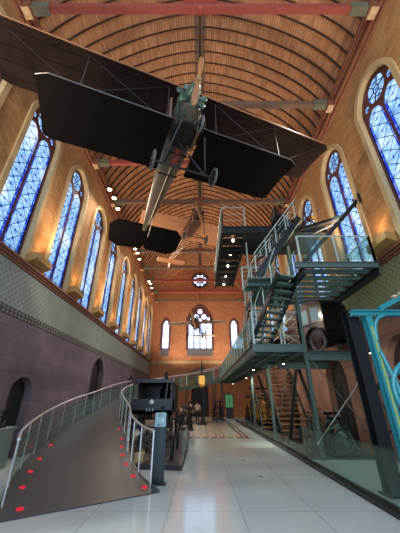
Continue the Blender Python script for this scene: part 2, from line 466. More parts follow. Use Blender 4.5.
# end wall ---------------------------------------------------------------
mb = MB()
vault_prof = [(W*math.cos(PI*i/40)*1.0, 0) for i in range(41)]
top = [(x, vz(x)) for x in [W*math.cos(PI*i/40) for i in range(41)]]
outer = [(-W, 0), (-1.0, 0)]+[p for p in arch(1.0, 0, 2.7, .9, 6)][1:-1]+[(1.0, 0), (W, 0)]+[(W, ZS)]+top[1:-1]+[(-W, ZS)]
EH = [arch(1.6, 7.35, 10.9, 2.0, 8, 1.5), arch(.5, 7.35, 10.3, .8, 6, 1.5, cx=-4.35), arch(.5, 7.35, 10.3, .8, 6, 1.5, cx=4.35), circ(0, 16.6, 1.12)]
mb.prism(outer, EH, fE, 0, .5)
we = structure(mb, 'wall_end', M['brick_x'])
mb = MB()
for cx, w in ((0, 1.6), (-4.35, .5), (4.35, .5)): mb.box(cx-w, cx+w, YE-.02, YE+.3, 6.5, 7.35)
structure(mb, 'recessed_panel', m_plain('grey slate panel', (84,84,88), .6, 0), parent=we)
mb = MB()
for x0, z0, z1 in ((.16, 5.82, 5.92), (.1, 5.74, 5.82), (.05, 5.62, 5.74)): mb.box(-W, W, YE-x0, YE+.02, z0, z1)
tn += 1; structure(mb, 'trim_%d' % tn, M['mould'])
# portal around the end door
mb = MB(); mb.band(arch(1.75, 0, 3.6, 1.6, 8), arch(1.35, 0, 3.3, 1.3, 8), fE, -.14, .02)
tn += 1; structure(mb, 'trim_%d' % tn, M['greywood'])
dn += 1; d = empty('door_%d' % dn, (0, YE+.3, 0), kind='structure')
MB().prism(arch(.997, .002, 2.7, .897, 6), [], fE, .3, .38).build('door_leaf', M['doorwood'], d)
mb = MB()
for k in (-1, 1): mb.box(k*.5-.36, k*.5+.36, YE+.27, YE+.3, .3, 2.5)
mb.build('door_panel', M['iron'], d)

# windows ----------------------------------------------------------------
def window_proto():
    fn = lambda a, b, d: (a, d, b)
    root = empty('window_0', (0, 0, 0), kind='structure'); ORG['window_0'] = Vector((0,0,0))
    MB().band(arch(1.09, WZ0-.1, WZS, WR+.2), arch(.9, WZ0-.1, WZS, WR), fn, -.07, .12).build('moulding', M['mould'], root, (0,0,0))
    MB().band(arch(WH-.002, WZ0, WZS, WR-.002), arch(WH-.07, WZ0, WZS, WR-.07), fn, .12, .42).build('frame', M['leadred'], root, (0,0,0))
    # tracery plate
    H = WZS-.55
    L = [arch(.4, WZ0+.05, H-.02, .5, 6, 1.7, cx=c) for c in (-.44, .44)]
    holes = L+[circ(0, WZS+.42, .46, 16), circ(-.64, WZS+.2, .13, 8), circ(.64, WZS+.2, .13, 8)]
    MB().prism(arch(WH-.08, WZ0, WZS, WR-.08), holes, fn, .16, .26).build('tracery', M['leadred'], root, (0,0,0))
    for c in (-.44, .44):
        mb = MB().prism(arch(.41, WZ0+.04, H-.02, .51, 6, 1.7), [], fn, .2, .215)
        mb.build('lancet_pane', M['stain'], root, (0,0,0)).location = (c, 0, 0)
    mb = MB().prism(circ(0, 0, .47, 16), [], fn, .2, .215); mb.build('oculus_pane', M['stain_o'], root, (0,0,0)).location = (0, 0, WZS+.42)
    for c in (-.64, .64): MB().prism(circ(0, 0, .14, 8), [], fn, .2, .215).build('corner_pane', M['stain_o'], root, (0,0,0)).location = (c, 0, WZS+.2)
    # six-lobed oculus ring
    mb = MB()
    for k in range(6): 
        a = k*PI/3; mb.bar((.13*math.cos(a), .19, WZS+.42+.13*math.sin(a)), (.46*math.cos(a), .19, WZS+.42+.46*math.sin(a)), .035, .03, (0,1,0))
    mb.ring((0, .19, WZS+.42), .14, .022, 'y', 16, 5)
    mb.build('oculus_spokes', M['dsteel'], root, (0,0,0))
    mb = MB()      # sloped sill
    mb.add([(-.9,-.02,WZ0-.09),(.9,-.02,WZ0-.09),(.9,.42,WZ0+.03),(-.9,.42,WZ0+.03),(-.9,-.02,WZ0-.14),(.9,-.02,WZ0-.14),(.9,.42,WZ0-.14),(-.9,.42,WZ0-.14)],
           [(0,1,2,3),(4,5,6,7),(0,1,5,4),(1,2,6,5),(2,3,7,6),(3,0,4,7)])
    mb.build('sill', M['mould'], root, (0,0,0))
    return root
wp = window_proto(); wn = 0
for s, cs in ((-1, LW), (1, RW)):
    for c in cs:
        wn += 1
        o = wp if wn == 1 else copy_tree(wp)
        o.name = 'window_%d' % wn
        o.location = (s*W, c, 0); o.rotation_euler = (0, 0, PI/2 if s < 0 else -PI/2)
# end windows
def end_window(cx, w, zs, rise, nl, p):
    global wn
    wn += 1; root = empty('window_%d' % wn, (cx, YE, 7.35), kind='structure')
    fn = lambda a, b, d: (cx+a, YE+d, b)
    MB().band(arch(w+.14, 7.2, zs, rise+.16, 8, p), arch(w-.02, 7.2, zs, rise-.02, 8, p), fn, -.07, .1).build('moulding', M['leadred'], root)
    lw = (2*w-.12)/nl; holes = []; panes = []
    for k in range(nl):
        c = -w+.06+lw*(k+.5); z1 = zs-.4 if nl > 1 else zs
        a = arch(lw/2-.07, 7.45, z1, .3 if nl > 1 else rise-.15, 5, p, cx=c); holes.append(a)
        panes.append((arch(lw/2-.06, 7.44, z1, .31 if nl > 1 else rise-.14, 5, p), c))
    if nl > 1:
        for x, z, r in ((0, zs+1.25, .34), (-.5, zs+.55, .36), (.5, zs+.55, .36), (0, zs+.12, .22), (-1.08, zs+.3, .22), (1.08, zs+.3, .22)):
            holes.append([(x+r*math.cos(q*PI/4), z+r*math.sin(q*PI/4)) for q in range(8)])
            panes.append(([(r*1.03*math.cos(q*PI/4), r*1.03*math.sin(q*PI/4)) for q in range(8)], (x, z)))
    MB().prism(arch(w-.01, 7.36, zs, rise-.01, 8, p), holes, fn, .2, .32).build('tracery', M['leadred'], root)
    for pts, c in panes:
        dx, dz = c if isinstance(c, tuple) else (c, 0)
        ob = MB().prism(pts, [], lambda a, b, d: (a, d, b), .25, .265).build('pane', M['endglass'], None, (0,0,0))
        ob.parent = root; ob.location = (dx, 0, dz-7.35)
end_window(0, 1.6, 10.9, 2.0, 4, 1.5)
end_window(-4.35, .5, 10.3, .8, 1, 1.5)
end_window(4.35, .5, 10.3, .8, 1, 1.5)
wn += 1; root = empty('window_%d' % wn, (0, YE, 16.6), kind='structure')
MB().ring((0, YE, 16.6), 1.17, .09, 'y', 28, 6).build('frame', M['leadred'], root)
holes = [circ(.68*math.cos(k*PI/4+.39), 16.6+.68*math.sin(k*PI/4+.39), .21, 8) for k in range(8)]+[circ(0, 16.6, .32, 10)]
MB().prism(circ(0, 16.6, 1.12), holes, fE, .12, .22).build('tracery', M['leadred'], root)
ob = MB().prism(circ(0, 0, 1.1), [], lambda a, b, d: (a, d, b), .17, .19).build('pane', M['endglass'], None, (0,0,0)); ob.parent = root; ob.location = (0,0,0)

# vault --------------------------------------------------------------------
N = 48
xs = [W*math.cos(PI*(1-i/N)) for i in range(N+1)]
prof = [(x, vz(x)) for x in xs]
def vault_mesh():
    me = bpy.data.meshes.new('ceiling'); vs = []; fs = []; arc = [0]
    for i in range(N): arc.append(arc[-1]+math.dist(prof[i], prof[i+1]))
    for y in (Y0, YE+.3):
        vs += [(x, y, z) for x, z in prof]
    for y in (Y0, YE+.3): vs += [(x*1.04, y, z+.25) for x, z in prof]
    n = N+1
    for i in range(N): fs.append((i, i+1, n+i+1, n+i))
    for i in range(N): fs.append((2*n+i, 3*n+i, 3*n+i+1, 2*n+i+1))
    for a, b in ((0, 0), (N, N)): fs.append((a, n+a, 3*n+a, 2*n+a))
    for q in (0, n):
        for i in range(N): fs.append((q+i, 2*n+q+i, 2*n+q+i+1, q+i+1))
    me.from_pydata(vs, [], fs); uv = me.uv_layers.new(name='UVMap')
    for p in me.polygons:
        for li in p.loop_indices:
            vi = me.loops[li].vertex_index; uv.data[li].uv = (arc[(vi % n)], vs[vi][1])
    me.materials.append(M['vault'])
    o = bpy.data.objects.new('ceiling', me); COL.objects.link(o); ORG['ceiling'] = Vector((0,0,0)); return tag(o, kind='structure')
ceil = vault_mesh()
ribA = [(x*.999, vz(x*.999)-.0) for x in xs[1:-1]]
ribB = [(x*.988, vz(x)-.06) for x in xs[1:-1]]
rb = MB().band(ribA, ribB, lambda a, b, d: (a, d, b), -.022, .022).build('rib', M['rib'], ceil, (0,0,0))
BY = [4.28+3.27*k for k in range(-2, 10)]
rib_y = []
y = BY[0]-.545*2
while y < YE-.2: rib_y.append(y); y += .545
rb.location = (0, rib_y[0], 0)
for y in rib_y[1:]:
    c = rb.copy(); COL.objects.link(c); c.location = (0, y, 0)
mb = MB().box(-.27, .27, Y0, YE, vz(0)-.13, vz(0)-.02)
mb.build('ridge_board', M['greywood'], ceil)
mb = MB().bar((0, Y0, vz(0)-.17), (0, YE, vz(0)-.17), .07, .08)
for y in rib_y:
    for x in (-.19, .19): mb.lathe([(0, vz(0)-.17), (.04, vz(0)-.16), (.055, vz(0)-.13)], (x, y, 0), 'z', 6)
mb.build('ridge_studs', M['rib'], ceil)
# tie beams
ordn = ['first', 'second', 'third', 'fourth', 'fifth', 'sixth', 'seventh', 'eighth', 'ninth', 'tenth', 'eleventh', 'twelfth']
def tie(i, y, red):
    zb = 12.0+1.7-.45
    name = 'tie_beam'
    root = empty(name, (0, y, zb), '%s tie beam across the vault from the near end%s' % (ordn[i], ', painted red' if red else ', brown timber'), 'beam', 'tie beams under the vault')
    n = 0.1
    MB().box(-5.0, 5.0, y-n, y+n, zb+.06, zb+.3).build('beam', M['redwood'] if red else M['greywood'], root)
    for s in (-1, 1):
        MB().box(*sorted((s*5.0, s*5.68)), y-.13, y+.13, zb, zb+.34).build('beam_end', M['greenwood'], root)
        mb = MB().box(*sorted((s*5.55, s*5.86)), y-.2, y+.2, zb-.1, zb+.22)
        mb.build('bracket', M['cornice'], root)
        r = MB().box(*sorted((s*5.58, s*5.82)), y-.16, y+.16, zb-.14, zb-.1); r.lathe([(.1, zb-.17), (.04, zb-.2)], (s*5.7, y, 0), 'z', 10)
        r.build('rosette', M['cream'], root)
    MB().bar((0, y, zb+.3), (0, y, vz(0)-.13), .09, .09).build('king_post', M['rib'], root)
    mb = MB().box(-.55, .55, y-.18, y+.18, zb+.3, zb+.35); mb.lathe([(.0, zb), (.1, zb+.01), (.14, zb+.06)], (0, y, 0), 'z', 12)
    mb.build('collar', M['redwood'], root)
for i, y in enumerate(BY[2:]): tie(i, y, i in (0, 2, 7, 8))
# ledges with uplights on the piers
bn = 0
def ledge(s, y, label, grp):
    root = empty('uplight_ledge', (s*(W-.18), y, 5.95), label, 'ledge', grp)
    mb = MB(); x0, x1 = s*(W-.38), s*(W-.005)
    z0, z1, z2 = 5.93, 6.1, 6.32
    vs = [(x1,y-.5,z0),(x0,y-.5,z1),(x0,y-.5,z2),(x1,y-.5,z2),(x1,y+.5,z0),(x0,y+.5,z1),(x0,y+.5,z2),(x1,y+.5,z2)]
    mb.add(vs, [(0,1,2,3),(7,6,5,4),(0,1,5,4),(1,2,6,5),(2,3,7,6),(3,0,4,7)])
    mb.build('ledge_box', M['boxwood'], root)
    mb = MB().box(*sorted((s*(W-.3), s*(W-.16))), y-.16, y+.16, 6.32, 6.37); mb.build('lamp', M['lamp'], root)
    L = bpy.data.lights.new('pier_uplight', 'SPOT'); L.energy = UP; L.color = (1, .62, .3); L.spot_size = R(125); L.spot_blend = .8; L.shadow_soft_size = .12
    o = bpy.data.objects.new('pier_uplight', L); COL.objects.link(o); o.location = (s*(W-.3), y, 6.45)
    o.rotation_euler = (PI, s*R(0), 0)
UP = 46
nm = ['nearest', 'second', 'third', 'fourth', 'fifth', 'sixth', 'seventh', 'eighth', 'ninth']
for s, cs, nmz in ((-1, LW, 'left'), (1, RW, 'right')):
    k = 0
    for i in range(len(cs)-1):
        y = (cs[i]+cs[i+1])/2
        if y < 5.5: continue
        ledge(s, y, 'ochre ledge with uplight at the foot of a brick pier, %s on the %s wall' % (nm[k], nmz), 'uplight ledges on the %s wall' % nmz)
        k += 1
# ================================================================ curved ramp
ST = [((-.86,6.97),(-3.1,5.48),0.02),((-1.5,8.1),(-3.9,6.9),.1),((-2.1,9.5),(-4.6,8.8),.27),((-2.55,11),(-5.3,11.3),.5),((-3.3,13),(-5.55,13.6),.8),
      ((-3.95,15),(-5.65,15.7),1.05),((-4.25,17),(-5.7,17.8),1.35),((-4.1,20),(-5.6,21),1.8),((-3.4,23),(-4.9,24.6),2.2),((-1.9,25.2),(-2.8,26.9),2.6),((0,26),(-.2,27.7),3.0),((1.9,26.2),(1.9,27.9),3.5)]
def cat(P, t):
    i = int(min(max(t, 0), len(P)-1.0001)); u = t-i
    g = lambda k: P[min(max(k, 0), len(P)-1)]
    p0, p1, p2, p3 = (Vector(g(i+d)) for d in (-1, 0, 1, 2))
    return .5*((2*p1)+(p2-p0)*u+(2*p0-5*p1+4*p2-p3)*u*u+(3*p1-p0-3*p2+p3)*u**3)
INN = [(a[0], a[1], h) for a, b, h in ST]; OUT = [(b[0], b[1], h) for a, b, h in ST]
T = [i*.2 for i in range(5*(len(ST)-1)+1)]
inn = [cat(INN, t) for t in T]; out = [cat(OUT, t) for t in T]
ramp = empty('curved_ramp', (-2, 6.3, 0), 'dark grey curved ramp rising from the pale floor to the upper walkway', 'ramp')
def strip(A, B, th):
    n = len(A); mb = MB()
    vs = []
    for a, b in zip(A, B):
        lo = lambda p: (p[0], p[1], max(.002, p[2]-th))
        vs += [tuple(a), tuple(b), lo(b), lo(a)]
    fs = []
    for i in range(n-1):
        for k in range(4): fs.append((i*4+k, i*4+(k+1) % 4, i*4+4+(k+1) % 4, i*4+4+k))
    fs += [(0,1,2,3), (n*4-1, n*4-2, n*4-3, n*4-4)]
    return mb.add(vs, fs)
strip(inn, out, .14).build('deck', M['ramp'], ramp, smooth=True)
for nm_, A in (('inner', inn), ('outer', out)):
    strip([a+Vector((0,0,.03)) for a in A], [a+Vector((.04 if nm_ == 'inner' else -.04, 0, .03)) for a in A], .3).build('edge_beam', M['steel'], ramp)
mb = MB()
for i in range(15, len(T), 6):
    a, b = inn[i], out[i]; m = (a+b)/2
    if m.z > .75: mb.bar((m.x, m.y, 0), (m.x, m.y, m.z-.14), .12, .12)
mb.build('support', M['dsteel'], ramp)
def rail(P, label, side, t0, dt, pan):
    root = empty('ramp_railing', tuple(P[1]), label, 'railing')
    H = 1.0; S = slice(t0, None); Q = P[S]
    MB().tube([p+Vector((0,0,H)) for p in Q], .03, 8).build('handrail', M['chrome'], root, smooth=True)
    mb = MB()
    for h in (.25, .45, .65, .82): mb.tube([p+Vector((0,0,h)) for p in Q], .006, 4)
    mb.build('wire', M['wire'], root)
    i = 0
    while i < len(Q):
        p = Q[i]; MB().bar(p+Vector((0,0,-.05)), p+Vector((0,0,H)), .014, .03, (1,0,0)).build('post', M['chrome'], root); i += dt
    i = 0
    for i in range(0, len(Q)-dt, dt):
        if not pan(i): continue
        mb = MB(); pts = [Q[i+k]+Vector((0,0,0)) for k in range(dt+1)]
        A = [(k, .08) for k in range(dt+1)]; B = [(k, .78) for k in range(dt+1)]
        mb.band(A, B, lambda a, b, d: tuple(pts[int(a)]+Vector((d, d, b))), 0, .008); mb.build('glass_panel', M['glass'], root)
rail(inn, 'steel handrail with posts and wires along the inner curve of the ramp', 1, 2, 3, lambda i: i > 10)
rail(out, 'steel railing with wires and glass panels along the outer wall side of the ramp', -1, 2, 3, lambda i: True)
# red lights
k = 0
grp = 'red floor lights on the ramp'
for side, ts in ((0, (.35, .9, 1.5, 2.0, 2.5, 3.0, 3.6)), (1, (.3, .95, 1.5, 2.0, 2.6))):
    for t in ts:
        a, b = cat(INN, t), cat(OUT, t); p = a.lerp(b, .06 if side == 0 else .9)
        root = empty('floor_light', (p.x, p.y, p.z), 'small round red light on the %s edge of the ramp, %s from the bottom' % ('inner' if side == 0 else 'outer', nm[k % 9].replace('nearest', 'first')), 'floor light', grp)
        MB().lathe([(.06, p.z-.02), (.06, p.z+.012), (.05, p.z+.016)], (p.x, p.y, 0), 'z', 14).build('rim', M['ledred'], root)
        MB().lathe([(.05, p.z+.0165), (.045, p.z+.022), (0, p.z+.024)], (p.x, p.y, 0), 'z', 14).build('lens', M['ledred'], root)
        k += 1
    k = 0

# ================================================================ info totem
tt = empty('information_totem', (-1.02, 7.62, 0), 'tall dark green totem with a pale blue label, at the foot of the ramp', 'sign')
mb = MB().box(-1.2, -.92, 7.58, 7.66, 0.012, 1.42); mb.build('panel', M['totem'], tt)
MB().box(-1.26, -.86, 7.5, 7.74, 0, .012).build('base_plate', M['dsteel'], tt)
lab = MB().box(-1.19, -.93, 7.565, 7.58, 1.12, 1.42).build('label_panel', M['label'], tt)
for z, w in ((1.385, .12), (1.36, .15), (1.335, .1), (1.165, .13), (1.145, .09)): MB().box(-1.15, -1.15+w, 7.561, 7.565, z, z+.009).build('text_line', M['ink'], tt)
mb = MB().box(-1.005, -.985, 7.561, 7.565, 1.2, 1.3); mb.bar((-1.0, 7.563, 1.3), (-1.05, 7.563, 1.23), .015, .004, (0,1,0)); mb.box(-1.055, -.97, 7.561, 7.565, 1.222, 1.238)
mb.build('numeral', M['whiteink'], tt)

tt.location.x += .1
# ================================================================ wheels
def spoked(mb_t, mb_s, o, r, axis, n=12, tw=.03):
    mb_t.ring(o, r-tw, tw, axis, 28, 6)
    mb_s.ring(o, r-tw*2.2, tw*.6, axis, 24, 5)
    for k in range(n):
        a = 2*PI*k/n; c, q = (r-tw*2)*math.cos(a), (r-tw*2)*math.sin(a)
        p = {'x': (0,c,q), 'y': (c,0,q)}[axis]
        mb_s.bar(o, (o[0]+p[0], o[1]+p[1], o[2]+p[2]), tw*.7, tw*.7)
    w = tw*2
    oo = (o[0]-(w if axis == 'x' else 0), o[1]-(w if axis == 'y' else 0), o[2])
    mb_s.cyl(oo, r*.14, w*2, axis, 12)
def wheel(o, r, axis, parent, tm='rubber', sm='iron', n=12, tw=.03):
    a, b = MB(), MB(); spoked(a, b, o, r, axis, n, tw)
    w = b.build('wheel', M[sm], parent); a.build('tyre', M[tm], w)

# ================================================================ steam omnibus, left
bx, by = -2.15, 13.4
sb = empty('steam_omnibus', (bx, by+2, .12), 'large black antique omnibus with open front cab, beside the curved ramp', 'vehicle')
def bus_part(mb, name, mat, par=None): return mb.build(name, M[mat], par or sb)
w = .9
mb = MB().box(bx-w, bx+w, by, by+3.8, 1.15, 1.3); mb.box(bx-w, bx-w+.06, by+1.2, by+3.8, 1.3, 2.4); mb.box(bx+w-.06, bx+w, by+1.2, by+3.8, 1.3, 2.4)
mb.box(bx-w, bx+w, by+3.74, by+3.8, 1.3, 2.4); mb.box(bx-w, bx+w, by+1.2, by+1.26, 1.3, 1.75)
bus = bus_part(mb, 'body', 'black')
mb = MB(); fn = lambda a, b, d: (bx+a, by+d, b)
front = [(-w, 1.15), (w, 1.15), (w, 1.75), (-w, 1.75)]
mb.prism(front, [], fn, 0, .06)
bus_part(mb, 'dashboard', 'black')
mb = MB()
roof = [(-w-.06, 2.4), (w+.06, 2.4), (w+.02, 2.5), (w*.6, 2.55), (0, 2.57), (-w*.6, 2.55), (-w-.02, 2.5)]
mb.prism(roof, [], fn, -.15, 3.95); bus_part(mb, 'roof', 'black')
for sx in (-1, 1):
    bus_part(MB().bar((bx+sx*(w-.04), by+.03, 1.7), (bx+sx*(w-.04), by+.03, 2.42), .07, .06), 'pillar', 'black')
    bus_part(MB().bar((bx+sx*(w-.28), by+.03, 1.74), (bx+sx*(w-.22), by+.03, 2.42), .05, .05), 'pillar', 'black')
bus_part(MB().lathe([(.0, by-.05), (.09, by-.04), (.1, by), (.06, by+.04)], (bx, 0, 1.62), 'y', 16), 'headlamp', 'chrome')
mb = MB()
for k in range(3): mb.box(bx-.2+k*.13, bx-.17+k*.13, by-.008, by, 1.24, 1.36)
bus_part(mb, 'numerals', 'whiteink')
mb = MB().tube([(bx-.5, by+.5, 1.9), (bx-.5, by+.3, 2.0)], .02); mb.ring((bx-.35, by+.35, 1.95), .24, .018, 'y', 20, 5); mb.tube([(bx-.35, by+.35, 1.95), (bx-.35, by+.8, 1.3)], .02)
bus_part(mb, 'steering_wheel', 'iron')
bus_part(MB().box(bx-w+.08, bx+w-.08, by+.8, by+1.2, 1.3, 1.62), 'driver_seat', 'maroon')
mb = MB()
for sx in (-1, 1):
    mb.bar((bx+sx*.55, by+.1, 1.08), (bx+sx*.55, by+3.8, 1.08), .08, .14)
mb.bar((bx-.95, by+.55, .6), (bx+.95, by+.55, .6), .07, .07); mb.bar((bx-.95, by+3.0, .8), (bx+.95, by+3.0, .8), .08, .08)
for sx in (-1, 1):
    mb.bar((bx+sx*.55, by+.55, .6), (bx+sx*.55, by+.55, 1.05), .06, .2); mb.bar((bx+sx*.55, by+3.0, .8), (bx+sx*.55, by+3.0, 1.05), .06, .3)
bus_part(mb, 'chassis', 'iron')
for sx in (-1, 1):
    wheel((bx+sx*.86, by+.55, .12+.48), .48, 'x', sb, n=10, tw=.04); wheel((bx+sx*.9, by+3.0, .12+.66), .66, 'x', sb, n=12, tw=.045)
bus_part(MB().lathe([(.3, 1.3), (.3, 2.2), (.1, 2.4), (.1, 3.1), (.13, 3.12)], (bx+.2, by+3.4, 0), 'z', 16), 'boiler', 'iron')
# display floor under it
df = MB().prism([(-3.0, 12.4), (-2.05, 9.1), (-.5, 8.9), (-.45, 12), (-.6, 18.4), (-3.2, 18.4)], [], lambda a, b, d: (a, b, d), 0.001, .12).build('display_platform', M['darkfloor'])
tag(df, 'low charcoal display platform under the antique vehicles beside the ramp', 'platform')
gl = empty('platform_glass_barrier', (-.47, 10.5, .12), 'clear glass barrier along the right edge of the low charcoal platform', 'barrier')
for k in range(3):
    MB().box(-.49, -.475, 8.95+k*1.2, 10.1+k*1.2, .12, .85).build('glass_panel', M['glass'], gl)
# early chassis in front of the bus
cx, cy = -1.35, 9.4
ch = empty('steam_chassis', (cx, cy+1, .12), 'bare antique chassis with spoked wheels, at the near end of the charcoal platform', 'vehicle')
mb = MB()
for sx in (-1, 1): mb.bar((cx+sx*.3, cy-.1, .62), (cx+sx*.3, cy+2.5, .62), .05, .09)
for yy in (0, .8, 1.6, 2.4): mb.bar((cx-.3, cy+yy, .62), (cx+.3, cy+yy, .62), .05, .06)
mb.bar((cx-.55, cy+.3, .44), (cx+.55, cy+.3, .44), .04, .04); mb.bar((cx-.55, cy+2.0, .5), (cx+.55, cy+2.0, .5), .04, .04)
for yy, zz in ((.3, .44), (2.0, .5)):
    for sx in (-1, 1): mb.bar((cx+sx*.3, cy+yy, zz), (cx+sx*.3, cy+yy, .62), .05, .05)
mb.build('frame', M['iron'], ch)
for sx in (-1, 1):
    wheel((cx+sx*.52, cy+.3, .12+.32), .32, 'x', ch, n=10); wheel((cx+sx*.55, cy+2.0, .12+.38), .38, 'x', ch, n=12)
MB().lathe([(.2, .67), (.2, 1.2), (.12, 1.28), (.06, 1.3), (.06, 1.5)], (cx, cy+1.7, 0), 'z', 14).build('boiler', M['iron'], ch)
MB().box(cx-.5, cx-.25, cy-.2, cy+.1, .12, .34).build('box', M['beige'], ch)
mb = MB().tube([(cx, cy+.5, .62), (cx+.1, cy+.3, 1.05)], .018); mb.ring((cx+.1, cy+.3, 1.07), .16, .014, 'z', 18, 5)
mb.build('steering_wheel', M['iron'], ch)

# dark machines beyond the bus
def machine(x, y, z0, s, label, cat='machine', name='antique_machine', wm='iron', bm='black', grp=None, seed=1, h=1.3):
    rnd = random.Random(seed)
    root = empty(name, (x, y, z0), label, cat, grp)
    mb = MB().box(x-.5*s, x+.5*s, y-.35*s, y+.35*s, z0, z0+.12*s); mb.build('base', M[bm], root)
    mb = MB()
    for sx in (-1, 1):
        mb.bar((x+sx*.4*s, y-.25*s, z0+.1*s), (x+sx*.15*s, y, z0+h*s), .07*s, .07*s); mb.bar((x+sx*.4*s, y+.25*s, z0+.1*s), (x+sx*.15*s, y, z0+h*s), .07*s, .07*s)
    mb.bar((x-.35*s, y, z0+h*s), (x+.35*s, y, z0+h*s), .1*s, .1*s); mb.build('frame', M[bm], root)
    wheel((x+rnd.uniform(-.1,.1)*s, y-.42*s, z0+.55*s), .42*s, 'y', root, 'iron', wm, 8, .03*s)
    mb = MB().lathe([(.16*s, z0+.12*s), (.16*s, z0+.75*s), (.1*s, z0+.82*s), (.04*s, z0+.85*s), (.04*s, z0+(h+.25)*s)], (x+.2*s, y, 0), 'z', 14); mb.build('cylinder', M[wm], root, smooth=True)
    mb = MB().tube([(x-.35*s, y-.1*s, z0+.3*s), (x-.45*s, y-.2*s, z0+.9*s), (x-.1*s, y-.2*s, z0+1.05*s), (x+.3*s, y, z0+.9*s)], .03*s); mb.build('pipe', M[wm], root)
    return root
machine(-.9, 19.5, 0, 1.0, 'small dark machine with a flywheel standing just beyond the black omnibus', seed=3)
machine(-2.4, 21.3, 0, 1.2, 'dark machine with a flywheel behind the black omnibus, under the ramp bridge', seed=4)
machine(-1.0, 24.1, 0, .9, 'small dark machine left of the end doorway, behind the standing visitors', seed=5)
machine(1.7, 29.0, 0, 1.2, 'dark machine right of the end doorway under the walkway', seed=6)
# far bench tables
def table(x, y, label):
    root = empty('display_table', (x, y, 0), label, 'table', 'dark display tables near the end wall')
    MB().box(x-.6, x+.6, y-.35, y+.35, .72, .77).build('tabletop', M['doorwood'], root)
    for a in (-.54, .54):
        for b in (-.29, .29): MB().box(x+a-.03, x+a+.03, y+b-.03, y+b+.03, 0, .72).build('leg', M['doorwood'], root)
table(-1.3, 25.5, 'dark display table left of the end doorway')
table(.9, 26.0, 'dark display table right of the end doorway')

# gilded lantern over the portal
gx, gy = .15, 24.0
gr = empty('gilded_lantern', (gx, gy, 2.6), 'glowing gilded lantern with a dark spire on a tall stand before the end doorway', 'lantern')
MB().lathe([(.0, 2.55), (.2, 2.6), (.26, 2.75), (.22, 2.8), (.22, 2.85)], (gx, gy, 0), 'z', 8).build('bowl', M['gold'], gr)
MB().lathe([(.2, 2.85), (.24, 3.05), (.24, 3.4), (.18, 3.5)], (gx, gy, 0), 'z', 8).build('lamp_body', m_emit('amber lantern glass', (255,190,100), .8), gr)
MB().lathe([(.24, 3.5), (.2, 3.65), (.08, 3.85), (.05, 4.3), (.02, 4.7), (0, 4.85)], (gx, gy, 0), 'z', 8).build('spire', M['iron'], gr)
mb = MB()
for k in range(8):
    a = k*PI/4; mb.bar((gx+.23*math.cos(a), gy+.23*math.sin(a), 2.85), (gx+.25*math.cos(a), gy+.25*math.sin(a), 3.45), .025, .025)
mb.build('ribs', M['gold'], gr)
MB().lathe([(.4, 0), (.4, .08), (.12, .2), (.07, .4), (.07, 2.58)], (gx, gy, 0), 'z', 12).build('stand', M['iron'], gr)

# left display plinth
pl = empty('display_plinth', (-5.2, 8.3, 0), 'pale grey green display plinth against the left wall, left of the ramp', 'plinth')
MB().prism([(-5.98, 7.2), (-5.35, 7.2), (-5.42, 9.2), (-5.98, 9.2)], [], lambda a, b, d: (a, b, d), 0, .95).build('body', M['plinth'], pl)
MB().prism([(-5.98, 7.15), (-5.32, 7.15), (-5.39, 9.25), (-5.98, 9.25)], [], lambda a, b, d: (a, b, d), .95, 1.0).build('top', M['plinth'], pl)
MB().add([(-5.349,7.35,.3),(-5.349,7.35,.85),(-5.362,7.75,.85),(-5.34,7.35,.3),(-5.34,7.35,.85),(-5.353,7.75,.85)], [(0,1,2),(5,4,3),(0,3,4,1),(1,4,5,2),(2,5,3,0)]).build('mark', M['ink'], pl)
em = empty('model_engine', (-5.65, 8.2, 1.0), 'dark model engine lying on the pale plinth by the left wall', 'model')
MB().box(-5.85, -5.5, 7.4, 8.9, 1.0, 1.06).build('base', M['iron'], em)
MB().lathe([(.1, 7.5), (.13, 7.55), (.13, 8.5), (.06, 8.6)], (-5.68, 0, 1.2), 'y', 14).build('cylinder', M['iron'], em)
mb = MB().box(-5.76, -5.6, 7.6, 7.7, 1.06, 1.15); mb.box(-5.76, -5.6, 8.3, 8.4, 1.06, 1.15); mb.build('mounts', M['iron'], em)
wheel((-5.55, 8.7, 1.28), .22, 'x', em, 'iron', 'iron', 6, .02)

